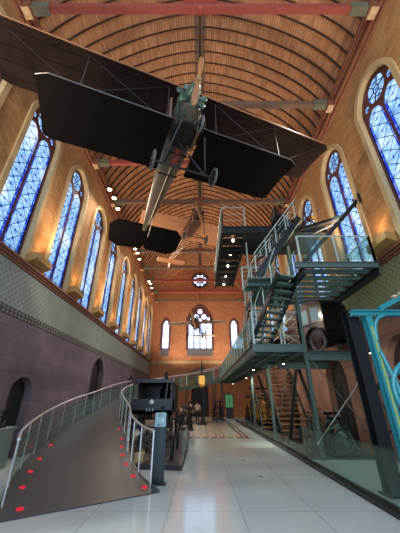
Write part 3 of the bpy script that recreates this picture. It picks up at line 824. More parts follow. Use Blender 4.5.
# ================================================================ visitors
def person(x, y, rz, hgt, top, trouser, label, pose=0):
    root = bpy.data.objects.new('person', None); COL.objects.link(root)
    tag(root, label, 'person', 'visitors near the end doorway'); ORG[root.name] = Vector((0,0,0))
    k = hgt/1.75
    V = [(0,0,.95),(0,0,1.15),(0,.01,1.4),(0,0,1.5),(0,.0,1.58),(0,.015,1.66),
         (.09,0,.92),(.1,-.01,.5),(.11,.02,.08),(.12,-.1,.04),
         (-.09,0,.92),(-.1,.04,.5),(-.12,.1,.08),(-.13,-.02,.04),
         (.19,0,1.42),(.24,.02,1.13),(.22,-.08,.9),(-.19,0,1.42),(-.24,.02,1.13),(-.22,-.08,.9)]
    if pose: V[15:17] = [(.25,-.03,1.15),(.14,-.24,1.2)]; V[18:20] = [(-.25,-.03,1.15),(-.14,-.24,1.2)]
    E = [(0,1),(1,2),(2,3),(3,4),(4,5),(0,6),(6,7),(7,8),(8,9),(0,10),(10,11),(11,12),(12,13),(2,14),(14,15),(15,16),(2,17),(17,18),(18,19)]
    Rr = [.14,.13,.14,.055,.07,.085,.085,.06,.04,.035,.085,.06,.04,.035,.055,.042,.03,.055,.042,.03]
    def skin(name, vi, mat, off=0):
        vi = list(vi); mp = {v: i for i, v in enumerate(vi)}
        me = bpy.data.meshes.new(name); me.from_pydata([Vector(V[i])*k for i in vi], [(mp[a], mp[b]) for a, b in E if a in mp and b in mp], [])
        o = bpy.data.objects.new(name, me); COL.objects.link(o)
        o.modifiers.new('s', 'SKIN'); 
        for i, q in enumerate(vi): me.skin_vertices[0].data[i].radius = ((Rr[q]+off)*k, (Rr[q]*.8+off)*k)
        me.skin_vertices[0].data[0].use_root = True
        o.modifiers.new('u', 'SUBSURF').levels = 1; o.modifiers['u'].render_levels = 1
        me.materials.append(mat); o.parent = root; ORG[o.name] = Vector((0,0,0)); return o
    skin('body', range(20), M['skin'])
    skin('top', (0,1,2,14,15,17,18), M[top], .012)
    skin('trousers', (0,6,7,8,10,11,12), M[trouser], .012)
    mb = MB().lathe([(0,1.775*k),(.06*k,1.765*k),(.1*k,1.71*k),(.1*k,1.65*k),(.085*k,1.6*k)], (0,.025*k,0), 'z', 12); mb.build('hair', M['hair'], root, (0,0,0))
    mb = MB()
    for sx in (-1, 1):
        mb.box(sx*.115*k-.045, sx*.115*k+.045, -.16 if sx > 0 else -.08, .06 if sx > 0 else .14, 0, .07)
    mb.build('shoes', M['black'], root, (0,0,0))
    root.location = (x, y, 0); root.rotation_euler = (0, 0, rz)
person(-.72, 22.3, .4, 1.62, 'clothblack', 'clothblack', 'standing person in black, in front of the end doorway')
person(-1.35, 22.9, 2.2, 1.5, 'clothwhite', 'clothblue', 'person in a cream top left of the person in black', 1)
person(-.2, 24.9, 3.2, 1.6, 'clothwhite', 'clothblue', 'person in a pale top further back, right of the person in black', 0)

# ================================================================ aeroplanes
def wing_mb(x0, x1, chord, y_le, z, camber=.07, sweep=0, th=.03, rnd=.35, nseg=26):
    """cambered wing panel from x0 to x1 with a rounded outer trailing corner"""
    mb = MB(); m = 8; rows = []
    for i in range(nseg+1):
        u = i/nseg; x = x0+(x1-x0)*u; tip = max(0, (abs(x)-(abs(x1)-rnd))/rnd) if rnd else 0
        c = chord*(1-.12*tip**3); le = y_le-.07*tip**6*chord
        scal = .02*abs(math.sin(PI*abs(x)/.43))
        r = []
        for j in range(m+1):
            v = j/m; zz = z+camber*4*v*(1-v)*(1-.3*v)
            r.append((x, le-(c-scal)*v, zz))
        rows.append(r)
    n = (nseg+1)*(m+1); vs = [p for r in rows for p in r]; vs += [(p[0], p[1], p[2]+th) for r in rows for p in r]; fs = []
    g = lambda i, j: i*(m+1)+j
    for i in range(nseg):
        for j in range(m):
            fs.append((g(i,j), g(i+1,j), g(i+1,j+1), g(i,j+1))); fs.append((n+g(i,j), n+g(i,j+1), n+g(i+1,j+1), n+g(i+1,j)))
    b = [g(i,0) for i in range(nseg+1)]+[g(nseg,j) for j in range(1, m+1)]+[g(i,m) for i in range(nseg-1, -1, -1)]+[g(0,j) for j in range(m-1, 0, -1)]
    for i in range(len(b)):
        j = (i+1) % len(b); fs.append((b[i], b[j], n+b[j], n+b[i]))
    return mb.add(vs, fs)
def biplane():
    root = empty('biplane', (0, 0, 0), 'large dark biplane hanging overhead with near black wings and a tapering fuselage', 'aeroplane'); ORG['biplane'] = Vector((0,0,0)); B = lambda mb, n, m, sm=False, par=None: mb.build(n, M[m], par or root, None, sm)
    for s in (1, -1):
        B(wing_mb(s*.0, s*(5.4 if s > 0 else 5.4), 1.8, .42, .15), 'upper_wing', 'wing', True)
        w_ = B(wing_mb(s*(.62 if s > 0 else .3), s*(3.95 if s > 0 else 3.5), 1.92, .5, -1.5, rnd=.3), 'lower_wing', 'fabric', True)
        e = MB().tube([(s*.3, .46, -1.4), (s*.6, .52, -1.5), (s*(3.65 if s > 0 else 3.25), .53, -1.5), (s*(3.92 if s > 0 else 3.47), .4, -1.5)], .012, 6); B(e, 'leading_edge', 'wire', False, w_)
        B(MB().tube([(s*.1, .44, .15), (s*5.05, .44, .15)], .018, 6), 'upper_leading_edge', 'wood')
        for x in (.75, 3.0):
            B(MB().tube([(s*x, .3, -1.46), (s*x, .3, .17)], .018, 6), 'strut', 'cable'); B(MB().tube([(s*x, -.75, -1.4), (s*x, -.75, .22)], .02, 6), 'strut', 'cable')
        mb = MB()
        for a, b in (((.75,.3,-1.46),(3.0,.3,.17)), ((3.0,.3,-1.46),(.75,.3,.17)), ((3.0,.3,-1.46),(5.0,.2,.15)), ((.75,-.75,-1.4),(3.0,-.75,.2)), ((3.0,-.75,-1.4),(.75,-.75,.2))):
            mb.tube([(s*a[0],a[1],a[2]), (s*b[0],b[1],b[2])], .007, 4)
        B(mb, 'bracing_wire', 'cable')
    # fuselage: rounded section tapering to the tail
    vs = []; prof = [(.7,.24,.2), (.4,.38,.32), (0,.42,.4), (-1.2,.42,.38), (-3,.33,.28), (-5,.2,.17), (-6.6,.08,.07), (-7.1,.03,.04)]
    mb = MB(); n = 10; fs = []
    for i, (y, rx, rz_) in enumerate(prof):
        for k in range(n):
            a = 2*PI*k/n+PI/n; ca, sa = math.cos(a), math.sin(a)
            vs.append((.15+rx*math.copysign(abs(ca)**.7, ca), y, -.75+rz_*math.copysign(abs(sa)**.7, sa)+(.08*i/7)))
    for i in range(len(prof)-1):
        for k in range(n): fs.append((i*n+k, i*n+(k+1) % n, (i+1)*n+(k+1) % n, (i+1)*n+k))
    fs += [tuple(range(n)), tuple((len(prof)-1)*n+k for k in range(n))[::-1]]
    fz = B(mb.add(vs, fs), 'fuselage', 'fus', True)
    B(MB().box(-.02, .2, -1.5, -.7, -1.15, -1.1), 'belly_panel', 'redwood')
    B(MB().box(-.1, .42, -.62, .3, -1.17, -1.1), 'sump_panel', 'iron')
    for k in range(5): B(MB().box(-.2, .5, .1-k*.5, .14-k*.5, -1.17, -1.13), 'frame_strap', 'iron')
    NS = len(list(COL.objects))
    # engine: V cylinders and fan, exposed in the nose
    mb = MB().lathe([(.16, .95), (.2, 1.2), (.12, 1.45), (.05, 1.55)], (0, 0, -.75), 'y', 14)
    for k in range(7):
        a = 2*PI*k/7+.2; mb.tube([(.12*math.cos(a), 1.0, -.75+.12*math.sin(a)), (.42*math.cos(a), 1.12, -.75+.42*math.sin(a))], .075, 8)
        mb.ring((.36*math.cos(a), 1.12, -.75+.36*math.sin(a)), .085, .02, 'y', 10, 4)
    en = B(mb, 'engine', 'engine', True)
    mb = MB()
    for k in range(4): mb.tube([(-.3+.2*k, .7, -.45), (-.34+.22*k, .9, -.95), (-.2+.14*k, .4, -1.15)], .03, 6)
    B(mb, 'exhaust_pipe', 'engine', True, en)
    # propeller
    mb = MB(); P = []
    for s in (1, -1):
        vs = []
        L = [(0, .04), (.3, .06), (.7, .09), (1.0, .08), (1.15, .04)]
        for i, (r, c) in enumerate(L):
            tw = .6-.35*r
            for q in (-1, 1):
                for d in (-.012, .012): vs.append((s*q*c*math.cos(tw), 1.58+q*c*math.sin(tw)+d, -.75+s*r))
        fs = []
        for i in range(len(L)-1):
            a = i*4; fs += [(a,a+2,a+6,a+4), (a+1,a+5,a+7,a+3), (a,a+4,a+5,a+1), (a+2,a+3,a+7,a+6)]
        fs += [(0,1,3,2), (16,18,19,17)]; mb.add(vs, fs)
    mb.lathe([(.0, 1.68), (.08, 1.64), (.1, 1.5)], (0, 0, -.75), 'y', 12)
    pr = mb.build('propeller', M['wood'], root, (0, 1.58, -.75)); pr.rotation_euler.y = R(-6)
    # radiators
    for s in (1, -1): B(MB().box(s*.46-.03, s*.46+.03, -.3, .6, -1.2, -.3), 'radiator', 'greywood')
    for o_ in list(COL.objects)[NS:]:
        if o_.parent == root: o_.location.x += .2; o_.location.y -= .3
    # undercarriage
    mb = MB().tube([(-.95, -.35, -2.3), (.95, -.35, -2.3)], .035, 8)
    for s in (1, -1):
        mb.tube([(s*.3, .5, -1.1), (s*.65, -.35, -2.3)], .03, 6); mb.tube([(s*.3, -.9, -1.1), (s*.65, -.35, -2.3)], .03, 6); mb.tube([(s*.65, -.35, -2.3), (-s*.3, -.35, -1.15)], .018, 5)
    B(mb, 'undercarriage', 'iron', True)
    for s in (1, -1): wheel((s*.92, -.35, -2.3), .3, 'x', root, 'tyre', 'iron', 14, .035)
    wheel((0, .95, -2.0), .22, 'x', root, 'tyre', 'iron', 12, .03)
    B(MB().tube([(-.06, .8, -1.1), (-.06, .95, -2.0), (.06, .95, -2.0), (.06, .8, -1.1)], .02, 6), 'nose_fork', 'iron')
    # tail
    for s in (1, -1):
        mb = MB(); pts = [(0,-5.95), (s*1.45,-5.95), (s*1.8,-6.3), (s*1.75,-7.2), (s*1.3,-7.5), (s*.12,-7.4), (0,-7.1)]
        mb.prism(pts, [], lambda a, b, d: (a, b, d+(b+6)*.35), -.66, -.61); B(mb, 'tailplane', 'fabric')
    mb = MB().prism([(-6.1,-.7),(-6.5,-.15),(-7.2,-.1),(-7.45,-.6),(-7.3,-1.1),(-6.7,-1.0)], [], lambda a, b, d: (d, a, b), -.02, .02); B(mb, 'rudder', 'fabric')
    B(MB().tube([(0, -5.0, -.85), (0, -5.6, -1.2), (0, -6.0, -1.25)], .025, 6), 'tail_skid', 'palewing')
    B(MB().tube([(.12, -1.0, -1.1), (.1, -5.4, -.92)], .022, 6), 'side_rail', 'palewing')
    for x, y in ((.6, .2), (-.6, .2), (0, -5)): B(MB().tube([(x, y, .2 if y > 0 else -.6), (x*1.5, y, 7.9 if y > 0 else 7)], .006, 4), 'hanging_wire', 'cable')
    return root
bp = biplane(); bp.location = (-.33, 5.45, 10.0); bp.rotation_euler = (0, 0, R(201.5))

def monoplane(name, label, mat, span, chord, loc, rz, s=1.0, tail=True):
    root = empty(name, (0,0,0), label, 'aeroplane'); ORG[name] = Vector((0,0,0)); B = lambda mb, n, m, sm=False, par=None: mb.build(n, M[m], par or root, None, sm)
    for sx in (1, -1): B(wing_mb(sx*.35, sx*span/2, chord, .3, 0, rnd=.4), 'wing', mat, True)
    mb = MB(); L = [(.9,.3), (0,.3), (-2.2,.2), (-5.4,.06)]
    for sx in (-1, 1):
        for sz in (-1, 1): mb.tube([(sx*r, y, -.1+sz*r) for y, r in L], .025, 5)
    for y, r in [(.9,.3),(.3,.3),(-.4,.28),(-1.2,.25),(-2.2,.2),(-3.2,.15),(-4.4,.1),(-5.4,.06)]:
        c = [(-r,y,-.1-r),(r,y,-.1-r),(r,y,-.1+r),(-r,y,-.1+r)]
        for i in range(4): mb.bar(c[i], c[(i+1) % 4], .025, .025)
    B(mb, 'fuselage_frame', 'wood')
    B(MB().box(-.28, .28, -.9, .8, -.38, .16), 'nose_covering', 'maroon')
    mb = MB().cyl((0, .85, -.1), .14, .3, 'y', 12)
    for k in (-1, 0, 1): mb.tube([(0, 1.0, -.1), (k*.35, 1.0, .35)], .07, 8)
    B(mb, 'engine', 'iron')
    mb = MB().bar((-.25,1.18,-1.0), (.25,1.18,.8), .16, .03, (0,1,0)); B(mb, 'propeller', 'wood')
    mb = MB().tube([(-.7,.5,-1.3),(.7,.5,-1.3)], .03)
    for sx in (-1, 1): mb.tube([(sx*.35,.9,.3),(sx*.5,.7,-1.2)], .025); mb.tube([(sx*.7,.5,-1.3),(sx*.28,-.5,-.35)], .022)
    B(mb, 'undercarriage', 'iron')
    for sx in (-1, 1): wheel((sx*.7, .5, -1.35), .3, 'x', root, 'tyre', 'iron', 12, .03)
    mb = MB()
    for sx in (-1, 1):
        mb.tube([(0,.3,.9),(sx*span*.33,.2,.07)], .008, 4); mb.tube([(0,.3,-1.0),(sx*span*.33,.2,.05)], .008, 4)
    mb.tube([(-.25,.3,.15),(0,.3,.9),(.25,.3,.15)], .02); B(mb, 'bracing_wire', 'cable')
    if tail:
        B(MB().box(-1.1, 1.1, -5.5, -4.8, -.2, -.16), 'tailplane', mat); B(MB().box(-.015, .015, -6.0, -5.35, -.4, .4), 'rudder', mat)
    mb = MB().tube([(0,.3,.9),(0,.3,5.0)], .008, 4); B(mb, 'hanging_wire', 'cable')
    root.location = loc; root.rotation_euler = (0, 0, rz)
    return root
monoplane('monoplane', 'tan winged monoplane hanging beyond the dark biplane, high under the vault', 'tan', 6.4, 2.3, (-.45, 14.2, 11.75), R(201))
monoplane('monoplane', 'pale narrow winged monoplane hanging farthest away, in front of the end window', 'palewing', 5.6, .9, (-.4, 25.0, 8.2), R(170))

# spot lamps by the left cornice
q = 0
def spot_lamp(x, y, z, lab, grp, aim, E=0):
    root = empty('spotlight', (x, y, z), lab, 'spotlight', grp)
    MB().lathe([(.14, z-.14), (.14, z+.02), (.07, z+.1), (0, z+.12)], (x, y, 0), 'z', 14).build('housing', M['iron'], root)
    MB().lathe([(.13, z-.145), (.09, z-.19), (0, z-.2)], (x, y, 0), 'z', 12).build('lens', M['lamp'], root)
    MB().tube([(x, y, z+.1), (x+(-.25 if x < 0 else .25), y, z+.25), (-5.7 if x < 0 else 5.7, y, z+.3)], .015, 5).build('bracket', M['iron'], root)
    if E:
        L = bpy.data.lights.new('spotlight_light', 'SPOT'); L.energy = E; L.color = (1, .8, .58); L.spot_size = R(140); L.spot_blend = .9; L.shadow_soft_size = .15
        o = bpy.data.objects.new('spotlight_light', L); COL.objects.link(o); o.location = (x, y, z-.25)
        d = Vector(aim)-Vector((x, y, z)); o.rotation_euler = d.to_track_quat('-Z', 'Y').to_euler()
gnm = ['nearest', 'middle', 'farthest']
for gi, yc in enumerate((13.2, 20.2, 27.0)):
    for k in range(3):
        spot_lamp(-5.35, yc-.9+k*.9, 13.0+.12*(k % 2), 'bright spotlight high on the left cornice, %s lamp of the %s cluster' % (('near', 'centre', 'far')[k], gnm[gi]), 'spotlights on the left cornice', (2, yc-3, 0), 600)
# ================================================================ steel gallery, right
Z1, Z2, Z3 = 3.5, 5.56, 8.2
def railing(root, pts, h, step, cross=False, mat='steel_l', infill=4, glass=None):
    """posts, rails and infill along straight segments"""
    for a, b in zip(pts[:-1], pts[1:]):
        a, b = Vector(a), Vector(b); L = (b-a).length; n = max(1, round(L/step)); up = Vector((0,0,h))
        mb = MB().tube([a+up, b+up], .03, 6)
        mb.build('top_rail', M[mat], root)
        mb = MB()
        for k in range(1, infill+1): mb.tube([a+up*(k/(infill+1.0)), b+up*(k/(infill+1.0))], .011, 4)
        if infill: mb.build('infill_wire', M[mat], root)
        for i in range(n+1):
            p = a.lerp(b, i/n); MB().bar(p, p+up, .05, .05).build('post', M[mat], root)
        if cross: MB().tube([a, b+up], .012, 4).build('cross_bar', M[mat], root)
        if glass:
            d = (b-a).normalized(); nrm = d.cross(Vector((0,0,1)))*.006
            for i in range(n):
                p, q = a.lerp(b, (i+.04)/n), a.lerp(b, (i+.96)/n); z = Vector((0,0,1))
                vs = [p-nrm+z*.08, q-nrm+z*.08, q-nrm+z*(h-.06), p-nrm+z*(h-.06), p+nrm+z*.08, q+nrm+z*.08, q+nrm+z*(h-.06), p+nrm+z*(h-.06)]
                MB().add(vs, [(0,1,2,3),(7,6,5,4),(0,1,5,4),(1,2,6,5),(2,3,7,6),(3,0,4,7)]).build('glass_panel', M[glass], root)
# ---- first level walkway
wk = empty('steel_walkway', (2.7, 10.0, Z1), 'long grey green steel walkway running down the nave on the right, first level', 'walkway')
MB().box(1.98, 3.5, 10.05, 30.0, Z1-.05, Z1-.01).build('floor_grating', M['grate'], wk)
MB().box(3.5, 3.68, 10.05, 11.9, Z1-.05, Z1-.01).build('floor_grating', M['grate'], wk)
for x, ye in ((1.93, 30.0), (3.5, 30.0), (3.68, 11.9)):
    MB().ibeam((x, 10.0, Z1-.16), (x, ye, Z1-.16), .12, .32).build('edge_beam', M['steel'], wk)
MB().ibeam((2.7, 10.05, Z1-.2), (2.7, 30.0, Z1-.2), .1, .2).build('edge_beam', M['steel'], wk)
MB().ibeam((1.9, 10.0, Z1-.13), (3.72, 10.0, Z1-.13), .1, .26).build('front_beam', M['steel'], wk)
for i in range(14):
    y = 10.7+i*1.45; MB().ibeam((1.95, y, Z1-.18), (3.5 if i else 3.66, y, Z1-.18), .1, .22).build('joist', M['steel'], wk)
mb = MB()
for i in range(13):
    y = 10.7+i*1.45; mb.bar((1.95, y, Z1-.26), (3.48, y+1.45, Z1-.26), .04, .04) if i % 2 else mb.bar((3.48, y, Z1-.26), (1.95, y+1.45, Z1-.26), .04, .04)
mb.build('bracing', M['steel'], wk)
railing(wk, [(1.95, 10.0, Z1), (1.95, 30.0, Z1)], 1.05, 1.2, infill=7, glass='glass2')
railing(wk, [(1.95, 9.98, Z1), (3.66, 9.98, Z1)], 1.2, 1.8, cross=True, infill=3)
MB().tube([(1.95, 9.98, Z1+1.2), (3.66, 9.98, Z1)], .012, 4).build('cross_bar', M['steel_l'], wk)
railing(wk, [(3.66, 9.98, Z1), (3.66, 11.9, Z1)], 1.15, 1.6, infill=3)
# columns
def column(x, y, z1, w, mat, label, cap=True):
    r = empty('steel_column', (x, y, 0), label, 'column', 'steel columns of the gallery')
    MB().ibeam((x, y, .02), (x, y, z1), w, w*1.15, .03, (0,1,0)).build('shaft', M[mat], r)
    MB().box(x-w*.8, x+w*.8, y-w*.8, y+w*.8, 0, .025).build('base_plate', M[mat], r)
    if cap: MB().box(x-w*.7, x+w*.7, y-w*.7, y+w*.7, z1, z1+.02).build('cap_plate', M[mat], r)
    return r
column(3.85, 6.8, 3.72, .26, 'dsteel', 'thick near black column nearest on the right, behind the glass barrier')
column(3.86, 10.3, Z3-.42, .13, 'steel', 'slim grey green column by the balcony, running up to the top deck')
column(3.47, 14.6, Z1-.34, .12, 'steel', 'slim grey green column beside the left staircase')
column(3.56, 20.0, Z1-.34, .12, 'steel', 'slim grey green column halfway along the walkway')
column(2.05, 27.4, Z1-.34, .14, 'dsteel', 'dark column near the end doorway under the walkway end')
column(5.75, 10.45, 2.96, .14, 'dsteel', 'dark column by the right wall under the car platform')
# inclined legs and tension rods
def rod(a, b, r, mat, label, name='tension_rod', cat='rod'):
    root = empty(name, a, label, cat)
    MB().tube([a, b], r, 6).build('bar', M[mat], root)
    for p, q in ((a, b), (b, a)):
        p, q = Vector(p), Vector(q); d = (q-p).normalized()
        MB().tube([p, p+d*.14], r*2.2, 6).build('end_fitting', M[mat], root)
rod((3.72, 10.15, .45), (3.82, 7.0, 2.1), .016, 'chrome', 'pale steel rod rising towards the thick black column')
rod((3.75, 10.15, 3.3), (3.82, 7.0, 1.0), .014, 'wire', 'thin rod descending from the slim column to the thick black column')
rod((3.3, 10.7, 3.0), (3.66, 14.7, .5), .014, 'wire', 'thin rod descending from the balcony towards the left staircase')
def leg(a, b, w, mat, label):
    root = empty('raking_leg', a, label, 'brace'); MB().ibeam(a, b, w, w, .02, (1,0,0)).build('shaft', M[mat], root)
    MB().box(a[0]-w, a[0]+w, a[1]-w, a[1]+w, a[2]-.02, a[2]+.02).build('foot_plate', M[mat], root)
leg((3.75, 13.4, .05), (4.4, 13.2, 2.95), .12, 'dsteel', 'dark raking leg left of the right staircase')
leg((5.1, 13.0, .05), (4.5, 13.1, 2.95), .12, 'dsteel', 'dark raking leg leaning left in front of the right staircase')
leg((4.6, 18.0, .05), (3.6, 18.2, 3.1), .12, 'dsteel', 'dark raking leg in front of the left staircase')

# ---- staircases
def stair(a, b, w, n, label, side=(1,0,0), mat='tread', hr=True, name='steel_staircase', risers=False):
    """a,b = bottom and top centre of the flight; side = unit vector across"""
    a, b, sd = Vector(a), Vector(b), Vector(side)
    root = empty(name, tuple(a), label, 'staircase')
    run = Vector((b.x-a.x, b.y-a.y, 0)); rd = run.normalized()
    for s in (-1, 1):
        o = sd*(s*w/2); MB().bar(a+o+Vector((0,0,.02)), b+o, .04, .22).build('stringer', M['dsteel'], root)
        if hr:
            up = Vector((0,0,.95)); MB().tube([a+o+up, b+o+up], .022, 6).build('handrail', M['steel_l'], root)
            mb = MB()
            for f_ in (.35, .65): mb.tube([a+o+up*f_, b+o+up*f_], .008, 4)
            mb.build('infill_wire', M['steel_l'], root)
            for i in range(0, n+1, 3):
                p = a.lerp(b, i/n)+o; MB().bar(p, p+up, .035, .035).build('post', M['steel_l'], root)
    for i in range(n):
        p = a.lerp(b, (i+.6)/n)
        vs = []
        for z in (-.02, .02):
            for s, t in ((-1,-1),(1,-1),(1,1),(-1,1)):
                q = p+sd*(s*(w/2-.03))+rd*(t*.13); vs.append((q.x, q.y, q.z+z))
        MB().add(vs, [(3,2,1,0),(4,5,6,7),(0,1,5,4),(1,2,6,5),(2,3,7,6),(3,0,4,7)]).build('tread', M[mat], root)
    return root
stair((4.6, 18.6, .12), (4.6, 21.6, Z1-.1), 1.7, 16, 'wide open tread staircase under the walkway, the farther one', mat='wood', hr=False)
stair((4.35, 13.9, .12), (4.35, 16.6, Z1-.1), 1.35, 15, 'open tread staircase nearer the camera, behind the dark raking legs', mat='wood', hr=False)
stair((2.3, 10.7, Z1+.02), (2.95, 8.2, Z2-.1), .8, 11, 'grey green flight climbing from the balcony to the second level', side=(.944,.329,0))
stair((2.0, 9.1, Z2+.02), (3.9, 9.1, Z3-.05), .85, 13, 'steep flight climbing right from the second level to the top deck', side=(0,1,0))

stair((2.65, 15.2, Z1+.02), (2.65, 12.0, Z2-.1), .85, 11, 'grey green flight climbing from the walkway to the back of the second level')
for x, y, l in ((2.02, 10.15, 'left'), (3.0, 10.15, 'right')):
    r = empty('hanger_post', (x, y, Z1), 'slender pale vertical post between balcony and top deck, the %s one' % l, 'post', 'slender posts of the gallery')
    MB().bar((x, y, Z1+.01), (x, y, Z3-.33), .05, .05).build('shaft', M['steel_l'], r); MB().box(x-.07, x+.07, y-.07, y+.07, Z1-.005, Z1+.012).build('foot_plate', M['steel_l'], r)
# ---- second level platform
p2 = empty('second_platform', (4, 9.3, Z2), 'steel platform with slatted underside and glass railing above the old car, second level', 'platform')
mb = MB()
for i in range(7):
    y = 7.95+i*.52
    MB().ibeam((1.7 if 8.6 < y < 9.9 else 3.2, y, Z2-.12), (5.5, y, Z2-.12), .09, .14, .02).build('slat_beam', M['steel'], p2)
for x in (3.2, 5.5): MB().ibeam((x, 7.5, Z2-.3), (x, 11.1, Z2-.3), .12, .24).build('edge_beam', M['dsteel'], p2)
MB().ibeam((2.95, 7.5, Z2-.1), (5.55, 7.5, Z2-.1), .1, .2).build('edge_beam', M['steel'], p2)
MB().box(1.7, 3.2, 8.65, 9.9, Z2-.04, Z2-.01).build('floor_plate', M['tread'], p2)
MB().box(2.1, 3.2, 9.95, 11.9, Z2-.04, Z2-.01).build('floor_plate', M['tread'], p2)
for x in (2.1, 3.15): MB().ibeam((x, 9.9, Z2-.14), (x, 11.9, Z2-.14), .08, .16).build('edge_beam', M['steel'], p2)
railing(p2, [(2.1, 10.0, Z2), (2.1, 11.9, Z2)], 1.0, 1.0, infill=4)
railing(p2, [(3.15, 7.5, Z2), (5.5, 7.5, Z2)], .95, 1.2, infill=0, glass='glass')
railing(p2, [(5.5, 7.5, Z2), (5.5, 11.1, Z2)], .95, 1.2, infill=0, glass='glass')
railing(p2, [(1.7, 9.9, Z2), (3.1, 9.9, Z2)], 1.0, 1.2, infill=4)
# ---- top deck
p3 = empty('top_deck', (2.5, 11, Z3), 'black topmost steel deck with a row of small lamps under its long arm', 'platform')
for x in (.95, 1.97): MB().ibeam((x, 9.4, Z3-.16), (x, 15.6, Z3-.16), .1, .3).build('edge_beam', M['dsteel'], p3)
for i in range(18):
    y = 9.5+i*.355; MB().box(.99, 1.93, y, y+.22, Z3-.1, Z3-.05).build('deck_slat', M['dsteel'], p3)
for i in range(9): MB().bar((.99, 9.6+i*.7, Z3-.2), (1.93, 9.6+i*.7, Z3-.2), .07, .12).build('joist', M['dsteel'], p3)
for y in (9.4, 11.2): MB().ibeam((.95, y, Z3-.16), (5.3, y, Z3-.16), .1, .32).build('edge_beam', M['dsteel'], p3)
MB().box(2.0, 5.3, 9.45, 11.15, Z3-.06, Z3-.01).build('deck_plate', M['dsteel'], p3)
for i in range(5):
    mb = MB().lathe([(.0, Z3-.3), (.04, Z3-.29), (.05, Z3-.25), (.05, Z3-.2)], (1.45, 10.1+i*1.25, 0), 'z', 10); mb.build('lamp', M['lamp'], p3)
railing(p3, [(.95, 9.4, Z3), (.95, 15.6, Z3)], .85, 1.3, infill=1)
MB().tube([(.93, 9.35, Z3+.85), (.93, 15.65, Z3+.85)], .045, 8).build('top_rail', M['steel_l'], p3)
railing(p3, [(.95, 15.6, Z3), (1.97, 15.6, Z3), (1.97, 11.2, Z3)], 1.0, 1.5, infill=0)
railing(p3, [(.95, 9.4, Z3), (1.9, 9.4, Z3)], 1.0, 1.0, infill=2)
for s in ((.95, 9.4), (5.2, 11.1), (5.2, 9.5)): MB().tube([(s[0], s[1], Z3), (s[0], s[1], vz(s[0])-.15)], .012, 5).build('hanger_rod', M['wire'], p3)
# ---- struts beside the windows
st = empty('wall_strut', (5.9, 8.2, 8.2), 'crossed dark steel struts rising from the second level to the right wall', 'strut')
MB().bar((3.25, 7.7, Z2), (5.98, 8.1, 8.5), .1, .14).build('strut', M['dsteel'], st)
MB().bar((3.9, 9.45, 8.0), (5.3, 8.0, 7.72), .1, .12).build('strut', M['dsteel'], st)
MB().bar((2.2, 9.3, 6.6), (5.25, 8.05, 7.6), .05, .06).build('strut', M['dsteel'], st)
MB().box(5.95, 6.0, 7.9, 8.3, 8.3, 8.7).build('wall_plate', M['dsteel'], st)
# ---- machine on the top deck: antique motor quadricycle
qx, qy, qz = 4.2, 10.3, Z3-.01
qd = empty('antique_quadricycle', (qx, qy, qz), 'dark antique quadricycle with spoked wheels parked on the topmost deck', 'vehicle')
for dx in (-.65, .6):
    for dy in (-.42, .42): wheel((qx+dx, qy+dy, qz+(.42 if dx < 0 else .36)), .42 if dx < 0 else .36, 'y', qd, n=12, tw=.03)
mb = MB()
for dy in (-.25, .25):
    mb.tube([(qx-.85, qy+dy, qz+.5), (qx+.3, qy+dy, qz+.5), (qx+.75, qy+dy, qz+.75)], .03); mb.tube([(qx-.65, qy+dy, qz+.45), (qx-.4, qy+dy, qz+1.0), (qx+.2, qy+dy, qz+.5)], .025)
for dx, z in ((-.65, .42), (.6, .36)): mb.tube([(qx+dx, qy-.42, qz+z), (qx+dx, qy+.42, qz+z)], .03)
mb.build('frame', M['iron'], qd)
MB().box(qx-.35, qx+.15, qy-.28, qy+.28, qz+.45, qz+.85).build('engine_box', M['black'], qd)
mb = MB().box(qx-.75, qx-.3, qy-.35, qy+.35, qz+.98, qz+1.1); mb.box(qx-.8, qx-.7, qy-.35, qy+.35, qz+1.05, qz+1.5); mb.build('seat', M['rubber'], qd)
mb = MB().tube([(qx+.5, qy, qz+.5), (qx+.25, qy, qz+1.15)], .02); mb.ring((qx+.22, qy, qz+1.17), .18, .015, 'z', 18, 5); mb.build('steering_wheel', M['iron'], qd)
MB().lathe([(.09, 0), (.12, .12), (.1, .16)], (qx+.85, qy-.25, qz+.95), 'x', 12).build('lamp', M['gold'], qd)
for dy in (-.35, .35): MB().tube([(qx-.8, qy+dy, qz+1.45), (qx-.4, qy+dy, qz+1.7), (qx+.3, qy+dy, qz+1.6)], .02).build('hood_frame', M['iron'], qd)

# ---- car platform and old car
cp = empty('car_platform', (4.9, 10.3, 3.2), 'grey green cantilevered beams carrying the old brown car', 'platform')
MB().ibeam((3.96, 10.3, 3.12), (5.98, 10.3, 3.12), .16, .28).build('beam', M['steel'], cp)
MB().ibeam((3.6, 13.3, 3.12), (5.98, 13.3, 3.12), .16, .28).build('beam', M['steel'], cp)
MB().box(3.98, 5.98, 10.22, 13.4, 3.27, 3.32).build('wheel_track', M['grate'], cp)
car = bpy.data.objects.new('antique_car', None); COL.objects.link(car); ORG['antique_car'] = Vector((0,0,0))
tag(car, 'tall dark brown antique closed car with pale side windows, on the steel platform', 'car')
